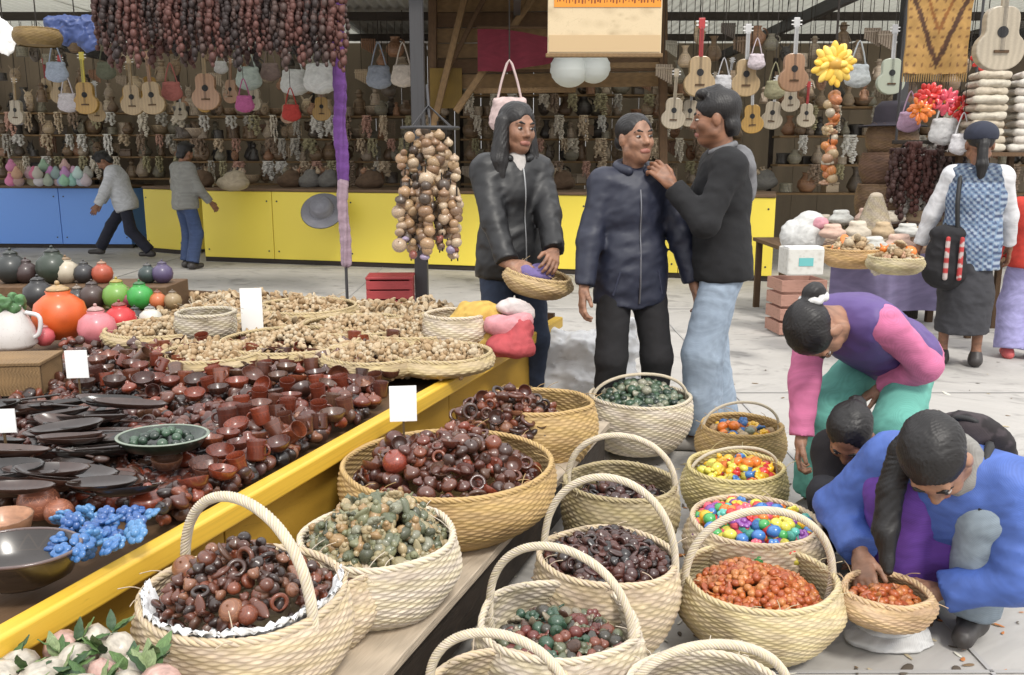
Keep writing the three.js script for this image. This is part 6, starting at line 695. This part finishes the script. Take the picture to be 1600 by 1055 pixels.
// right hand stall
{ const a = gnd(1212, 505), b = gnd(1465, 505), L = b.x - a.x, t = thing('stall_table', 'table under a lavender cloth loaded with baskets and parcels at the right', 'table', V((a.x + b.x) / 2, 0, a.z)); part('top', bx(L, .03, .85, 0, .62, -.42), M.brownWood, t); for (const x of [-L / 2 + .05, L / 2 - .05]) for (const z of [-.06, -.8]) part('leg', bx(.05, .6, .05, x, .3, z), M.brownWood, t);
  const g = new THREE.PlaneGeometry(L * .68, .52, 60, 8), p = g.attributes.position; for (let i = 0; i < p.count; i++) { const x = p.getX(i), y = p.getY(i); p.setZ(i, .022 * Math.sin(x * 34 + 2 * Math.sin(x * 9)) * (.4 - y)); } g.computeVertexNormals(); const c = part('lavender_cloth', g, cloth(.33, .29, .5, { side: THREE.DoubleSide }), t); c.position.set(L * .15, .37, .03); part('cloth_top', bx(L * .68, .006, .86, L * .15, .639, -.4), cloth(.33, .29, .5), t);
  const c2 = thing('plastic_crate', 'salmon coloured slatted crate at the left end of the lavender table', 'crate', gnd(1240, 520), .1), m = rough(lin(.45, .25, .2), .6, { map: T.grime }); for (let i = 0; i < 4; i++) { part('slat', bx(.36, .09, .016, 0, .06 + i * .11, .14, .004), m, c2); part('slat', bx(.36, .09, .016, 0, .06 + i * .11, -.14, .004), m, c2); part('slat', bx(.016, .09, .27, .17, .06 + i * .11, 0, .004), m, c2); part('slat', bx(.016, .09, .27, -.17, .06 + i * .11, 0, .004), m, c2); }
  const z = a.z, on = (px, py, w) => { const q = gnd(px, py, .64); return q; };
  for (const [px, py, r, h, tint, l] of [[1330, 418, .19, .12, [.66, .42, .2], 'orange yellow straw bowl in the middle of the lavender table'], [1398, 428, .16, .1, [.66, .56, .36], 'pale straw bowl at the right of the lavender table'], [1290, 385, .17, .12, [.66, .5, .42], 'pinkish straw bowl at the back left of the lavender table'], [1362, 390, .17, .12, [.6, .46, .28], 'tan straw bowl at the back of the lavender table'], [1428, 395, .15, .12, [.6, .4, .3], 'rosy straw bowl at the back right of the lavender table']]) { const p = on(px, py), b = basket({ name: 'straw_bowl', pos: p.setY(.645), rT: r, rB: r * .7, h, rows: 7, stakes: 28, tint, label: l, seed: px }); heap({ name: 'straw_ornament', category: 'ornament', c: p.clone().setY(.645 + h * .6), rx: r * .8, dome: .12, n: 26, size: .034, geos: [G.petal, G.bead, G.whistle, G.leaf], mats: [...M.tans, M.tans[1], gp, gc, M.toys[4], gw], seed: px, label: 'small ornament @ the ' + l.split(' at the')[0].split(' in the')[0], group: 'ornaments in the ' + l.split(' at the')[0].split(' in the')[0], underLabel: 'more small ornaments in the ' + l, under: 40, underMat: M.underPlain }); }
  const bx1 = thing('paper_parcel', 'white paper parcel with a teal printed panel at the front left of the lavender table', 'parcel', on(1250, 428).setY(.64), .05); part('box', bx(.23, .17, .18, 0, .085, 0, .012), rough(lin(.62, .62, .6), .7, { map: T.grime }), bx1); part('teal_print', bx(.09, .05, .003, 0, .085, .092), rough(lin(.12, .4, .4), .6), bx1); part('flap', bx(.22, .006, .1, 0, .173, .03), M.paper, bx1);
  const bx2 = thing('paper_parcel', 'crumpled white parcel with a pink corner behind the printed one', 'parcel', on(1252, 398).setY(.64)); part('wrap', blob([ell(V(0, .14, 0), [.17, .14, .13]), ell(V(.05, .26, 0), [.1, .06, .08])], .012, { fold: folds(.022, 3, 14, 14) }), cloth(.72, .72, .7), bx2); part('pink_corner', blob([ell(V(.1, .24, .08), [.06, .05, .03])], .009, { fold: folds(.01, 5) }), cloth(.75, .36, .42), bx2);
  rnd = mulberry(105); for (let i = 0; i < 12; i++) { const q = on(1285 + i * 13, 372 + (i * 29 % 44)), c = [[.7, .62, .5], [.72, .5, .4], [.66, .66, .62], [.6, .45, .28]][i % 4]; one('cloth_purse', M._cp ??= blob([ell(V(0, 0, 0), [.085, .07, .06]), ell(V(0, .07, 0), [.05, .04, .04]), cap(V(-.04, .1, 0), V(.04, .1, 0), .018)], .01, { fold: folds(.01, 3, 14, 18) }), cloth(...c), ['cream', 'peach', 'grey white', 'tan'][i % 4] + ' cloth purse in the pile on the lavender table, ' + ordw(i) + ' from the left', 'purse', q.setY(.76 + (i % 3) * .05), R(-.6, .6)).scale.set(R(1, 1.4), R(.5, .8), 1.2); }
  const cone = thing('straw_cone', 'tall tan straw cone standing at the back of the lavender table', 'basket', V(gnd(1318, 380, .64).x, .64, -6.55 - .4)); part('cone', wovenWall(.05, .27, .42, { rows: 22, stakes: 30, tint: [.5, .42, .32], belly: 0 }), M.straw, cone); part('tip', sphere(.05, 1, .6, 1, 0, .42, 0), colored.length ? rough(lin(.5, .42, .32), .8) : null, cone);
  // hanging strand of ornaments and flower lantern
  const st = thing('ornament_strand', 'long strand of orange and cream ornaments hanging under the yellow paper flower', 'strand', dep(1302, 150, 7.5)); part('cord', bar(V(0, 1, 0), V(0, -.72, 0), .006, .006, 5), M.darkWood, st); rnd = mulberry(95); const sm = [M.oranges[2], M.oranges[4], gc, gp, gw, M.oranges[0]]; for (let k = 0; k < 22; k++) { const o = part('ornament', pick([G.petal, G.bead, G.round]), sm[k % 6], st); o.position.set(R(-.035, .035), -k * .033, R(-.03, .03)); o.scale.setScalar(R(.035, .055)); o.rotation.set(R(-1, 1), R(0, 6), R(-1, 1)); }
  const fl = thing('paper_flower', 'big yellow paper flower hung over the right stall', 'flower', dep(1304, 100, 7.4)); const pg = G.bead; for (let i = 0; i < 26; i++) { const q = part('petal', pg, i % 2 ? gloss(lin(.8, .5, .06), .5, .2) : M.pf ??= gloss(lin(.85, .6, .12), .5, .2), fl); const a = i * 2.4, rr = .035 + .1 * Math.sqrt(i / 26); q.scale.set(.06, .035, .022); q.position.set(Math.cos(a) * rr, Math.sin(a) * rr, .05 - rr * .4 + R(-.01, .01)); q.rotation.set(R(-.5, .5), R(-.5, .5), a); } part('centre', G.bead, gloss(lin(.6, .33, .05), .5, .2), fl).scale.setScalar(.07); hang(fl, .9, .05);
  // tower of brown baskets and the dark hat
  const base = V(dep(1375, 300, 7.9).x, 0, -7.75); const sp = thing('basket_pedestal', 'dark wooden pedestal under the tower of brown baskets', 'pedestal', base); part('box', bx(.5, .78, .5, 0, .39, 0, .01), M.darkWood, sp); part('top', bx(.56, .04, .56, 0, .8, 0, .008), M.brownWood, sp);
  [[.24, .3, .82], [.22, .26, 1.12], [.19, .22, 1.38]].forEach(([r, h, y], i) => basket({ name: 'brown_basket', pos: base.clone().setY(y), rT: r, rB: r * .85, h, rows: 14, stakes: 30, tint: i === 1 ? [.2, .11, .07] : [.26, .16, .09], label: ['lowest', 'middle', 'topmost'][i] + ' brown basket of the tower behind the right stall', seed: i }));
  one('felt_hat', lathe([[0, .19], [.1, .19], [.15, .14], [.16, .02], [.18, 0], [.27, -.01], [.28, -.02], [.16, -.02]], 30), cloth(.03, .024, .035), 'dark wide brimmed hat on top of the brown basket tower', 'hat', base.clone().setY(1.62));
  // poncho with V stripes
  const po = thing('patterned_poncho', 'golden brown poncho with dark V stripes hung at the top right', 'poncho', dep(1466, 52, 6.6)); const W = .47, H2 = .56, nn = 40, pg2 = new THREE.BoxGeometry(W, H2, .02, nn, nn, 1), pp = pg2.attributes.position; const cc = []; for (let i = 0; i < pp.count; i++) { const x = pp.getX(i), y = pp.getY(i), k = (.5 * H2 - y) / H2; pp.setXYZ(i, x * (.95 + .1 * Math.abs(y)), y + .03 * Math.abs(x), pp.getZ(i) + .02 * Math.sin(x * 22) * k + .02 * N3(x * 6, y * 6, 1)); const v = Math.abs(Math.abs(x) * 1.5 + (y - .0) * -.75 - .12 + .06), v2 = Math.abs(x) * 2.1 - (y + .18); let c = [.5, .29, .09]; if (Math.abs(Math.abs(x) * 2.2 - (y + .2)) < .045) c = [.09, .04, .02]; if (Math.abs(Math.abs(x) * 2.2 - (y - .02)) < .03) c = [.3, .12, .03]; const dx = ((x * 16 % 1) + 1) % 1 - .5, dy = ((y * 16 % 1) + 1) % 1 - .5; if (Math.hypot(dx, dy) < .17) c = [.2, .09, .035]; cc.push(...c); } pg2.setAttribute('color', new THREE.Float32BufferAttribute(cc, 3)); pg2.computeVertexNormals(); part('cloth', pg2, vmat({ side: THREE.DoubleSide }), po); const fg = bar(V(0, 0, 0), V(0, -.06, 0), .006, .003, 5); for (let i = 0; i < 28; i++) part('fringe_strand', fg, cloth(.45, .28, .1), po).position.set(-W / 2 + .01 + i * (W - .02) / 27, -H2 / 2 + .01, 0); part('hanger_rod', bar(V(-.26, H2 / 2 + .01, 0), V(.26, H2 / 2 + .01, 0), .012, .012, 8), M.tanWood, po); for (const x of [-.2, .2]) part('cord', bar(V(x, H2 / 2, 0), V(x, 2.9 - po.position.y + .05, 0), .005, .005, 5), M.darkWood, po);
  // stack of pale hats
  const sh = V(dep(1585, 300, 6.6).x + .02, 0, -6.9), ped = thing('display_stand', 'plain wooden stand under the piles of cream shawls at the right edge', 'stand', sh); for (const x of [-.2, .2]) for (const zz of [-.2, .2]) part('leg', bx(.04, 1.36, .04, x, .68, zz), M.brownWood, ped); part('shelf', bx(.56, .03, .56, 0, 1.375, 0), M.brownWood, ped); part('lower_shelf', bx(.5, .03, .46, 0, .6, 0), M.brownWood, ped);
  for (let i = 0; i < 20; i++) { const row = i >> 1, left = i % 2 === 0, g = blob([ell(V(0, 0, 0), [.125, .036, .16]), cap(V(-.1, 0, .1), V(.1, 0, .1), .03)], .013, { fold: folds(.01, i, 16, 26) }); one('folded_shawl', g, (M.shawl ??= [[.72, .66, .54], [.78, .74, .66], [.62, .54, .42], [.74, .68, .6]].map((c) => cloth(...c)))[i % 4], 'folded cream shawl, ' + (row === 9 ? 'topmost' : ordw(row) + ' from the bottom') + ' in the ' + (left ? 'left' : 'right') + ' pile at the right edge', 'shawl', sh.clone().add(V((left ? -.15 : .15) + R(-.02, .02), 1.42 + row * .058, R(-.02, .02))), R(-.15, .15)); }
  for (let i = 0; i < 6; i++) one('folded_blanket', bx(.44, .06, .36, 0, 0, 0, .025), cloth(...[[.5, .5, .48], [.3, .28, .26], [.6, .6, .62]][i % 3]), ['grey', 'brown grey', 'white grey'][i % 3] + ' folded blanket, ' + ordw(i) + ' from the bottom, on the low shelf under the shawls', 'blanket', sh.clone().setY(.65 + i * .062), R(-.05, .05));
  // red and pink flowers and dark bead curtain
  for (const [px, py, mi, l] of [[1452, 150, 0, 'red paper flower above the cap of the woman at the right'], [1478, 158, 5, 'pink paper flower right of the red one'], [1440, 172, 4, 'orange paper flower below the red one'], [1500, 168, 0, 'small red paper flower near the shawl piles'], [1540, 92, 0, 'dark red paper flower under the cream ukulele']]) { const f = thing('paper_flower', l, 'flower', dep(px, py, 7)); for (let i = 0; i < 18; i++) { const q = part('petal', G.bead, M.toys[mi], f), a = i * 2.4, rr = .02 + .065 * Math.sqrt(i / 18); q.scale.set(.036, .024, .012); q.position.set(Math.cos(a) * rr, Math.sin(a) * rr, .035 - rr * .4); q.rotation.set(R(-.6, .6), R(-.6, .6), a); } part('centre', G.bead, M.toys[1], f).scale.setScalar(.024); part('cord', bar(V(0, 0, -.02), V(0, 2.95 - f.position.y, -.02), .004, .004, 5), M.darkWood, f); }
  rnd = mulberry(97); for (let i = 0; i < 13; i++) { const m = one('bead_string_bunch', stringG, i % 3 === 1 ? fr0([.45, .42, .38]) : frM[i % 5], (i % 3 === 1 ? 'pale' : frN[i % 5]) + ' bunch of bead strings, ' + ordw(i) + ' from the left behind the lavender table', 'bead strings', dep(1405 + i * 8, 235 + R(-14, 14), 7.3 + .12 * (i % 3)), R(-.4, .4), 'bunches of bead strings behind the lavender table'); m.scale.setScalar(R(.7, .9)); }
  { const t = thing('bead_rail', 'thin rail carrying the bead curtain behind the lavender table', 'rail', V(0, 0, 0)); part('rail', beam(dep(1395, 222, 7.4), dep(1520, 222, 7.4), .03, .03), M.darkWood, t); for (const px of [1400, 1515]) part('hanger', bar(dep(px, 222, 7.4), dep(px, 222, 7.4).setY(2.98), .01, .01, 6), M.steel, t); }
}
// extra hung wares along the rafters so that the rows read as full
rnd = mulberry(99); { const kinds = ['jug', 'mask', 'panpipe', 'drum', 'figurine', 'vase'];
  for (let i = 0; i < 110; i++) { const left = i < 66, px = left ? 4 + i * 10.4 : 1036 + (i - 66) * 11.2, py = i % 2 ? R(66, 112) : R(112, 165); if (Math.abs(px - 545) < 14 || Math.abs(px - 660) < 22) continue; const d = (left ? 11.6 : 9.6) + R(-.3, .3), k = pick(kinds), m = Math.floor(rnd() * 10), p = dep(px, py, d), s = R(.085, .14), t = thing('hung_' + (k === 'panpipe' ? 'pan_pipes' : k), clayN[m] + ' ' + lookOf[k] + ' hung from the roof, ' + (left ? ordw(Math.floor(px / 34)) + ' stretch from the left edge' : 'right of the man, ' + ordw(Math.floor((px - 1040) / 40)) + ' stretch'), k, p, R(-.6, .6), lookOf[k] + 's hung from the roof'); const q = part('body', shelfKinds[k], clay[m], t); q.scale.setScalar(s); part('cord', bar(V(0, s * 1.7, 0), V(0, 2.97 - p.y, 0), .004, .004, 5), M.darkWood, t); } }
{ rnd = mulberry(103); const pm = [[.62, .5, .36], [.7, .64, .54], [.45, .42, .37], [.4, .36, .22], [.55, .33, .26], [.72, .7, .66], [.3, .22, .16]].map(fr0), pnm = ['tan', 'cream', 'grey', 'olive', 'rosy', 'white', 'brown'];
  for (const [x0, x1, z, ys, n, w] of [[-8, -4.85, -13.66, [1.34, 1.66, 1.98], 11, 'behind the blue counter'], [-4.5, -1, -12.36, [1.28, 1.58, 1.88], 14, 'behind the yellow counter'], [-.6, 3, -12.36, [1.28, 1.58, 1.88, 2.16], 13, 'behind the standing people'], [3.4, 7.4, -11.26, [1.25, 1.6, 1.95], 9, 'behind the right stall']]) ys.forEach((y, r) => { for (let i = 0; i < n; i++) { const k = Math.floor(rnd() * 7), m = one('bead_string_bunch', stringG, pm[k], pnm[k] + ' bead bunch, ' + ordw(i) + ' along the edge of the ' + ORD[r + 1] + ' shelf ' + w, 'bead strings', V(x0 + (i + .5) * (x1 - x0) / n + R(-.12, .12), y - .01, z), R(-.4, .4), 'bunches of bead strings on the shelf edges'); m.scale.set(R(.5, 1), R(.22, .52), R(.5, .9)); } }); }
renderer.render(scene, camera);
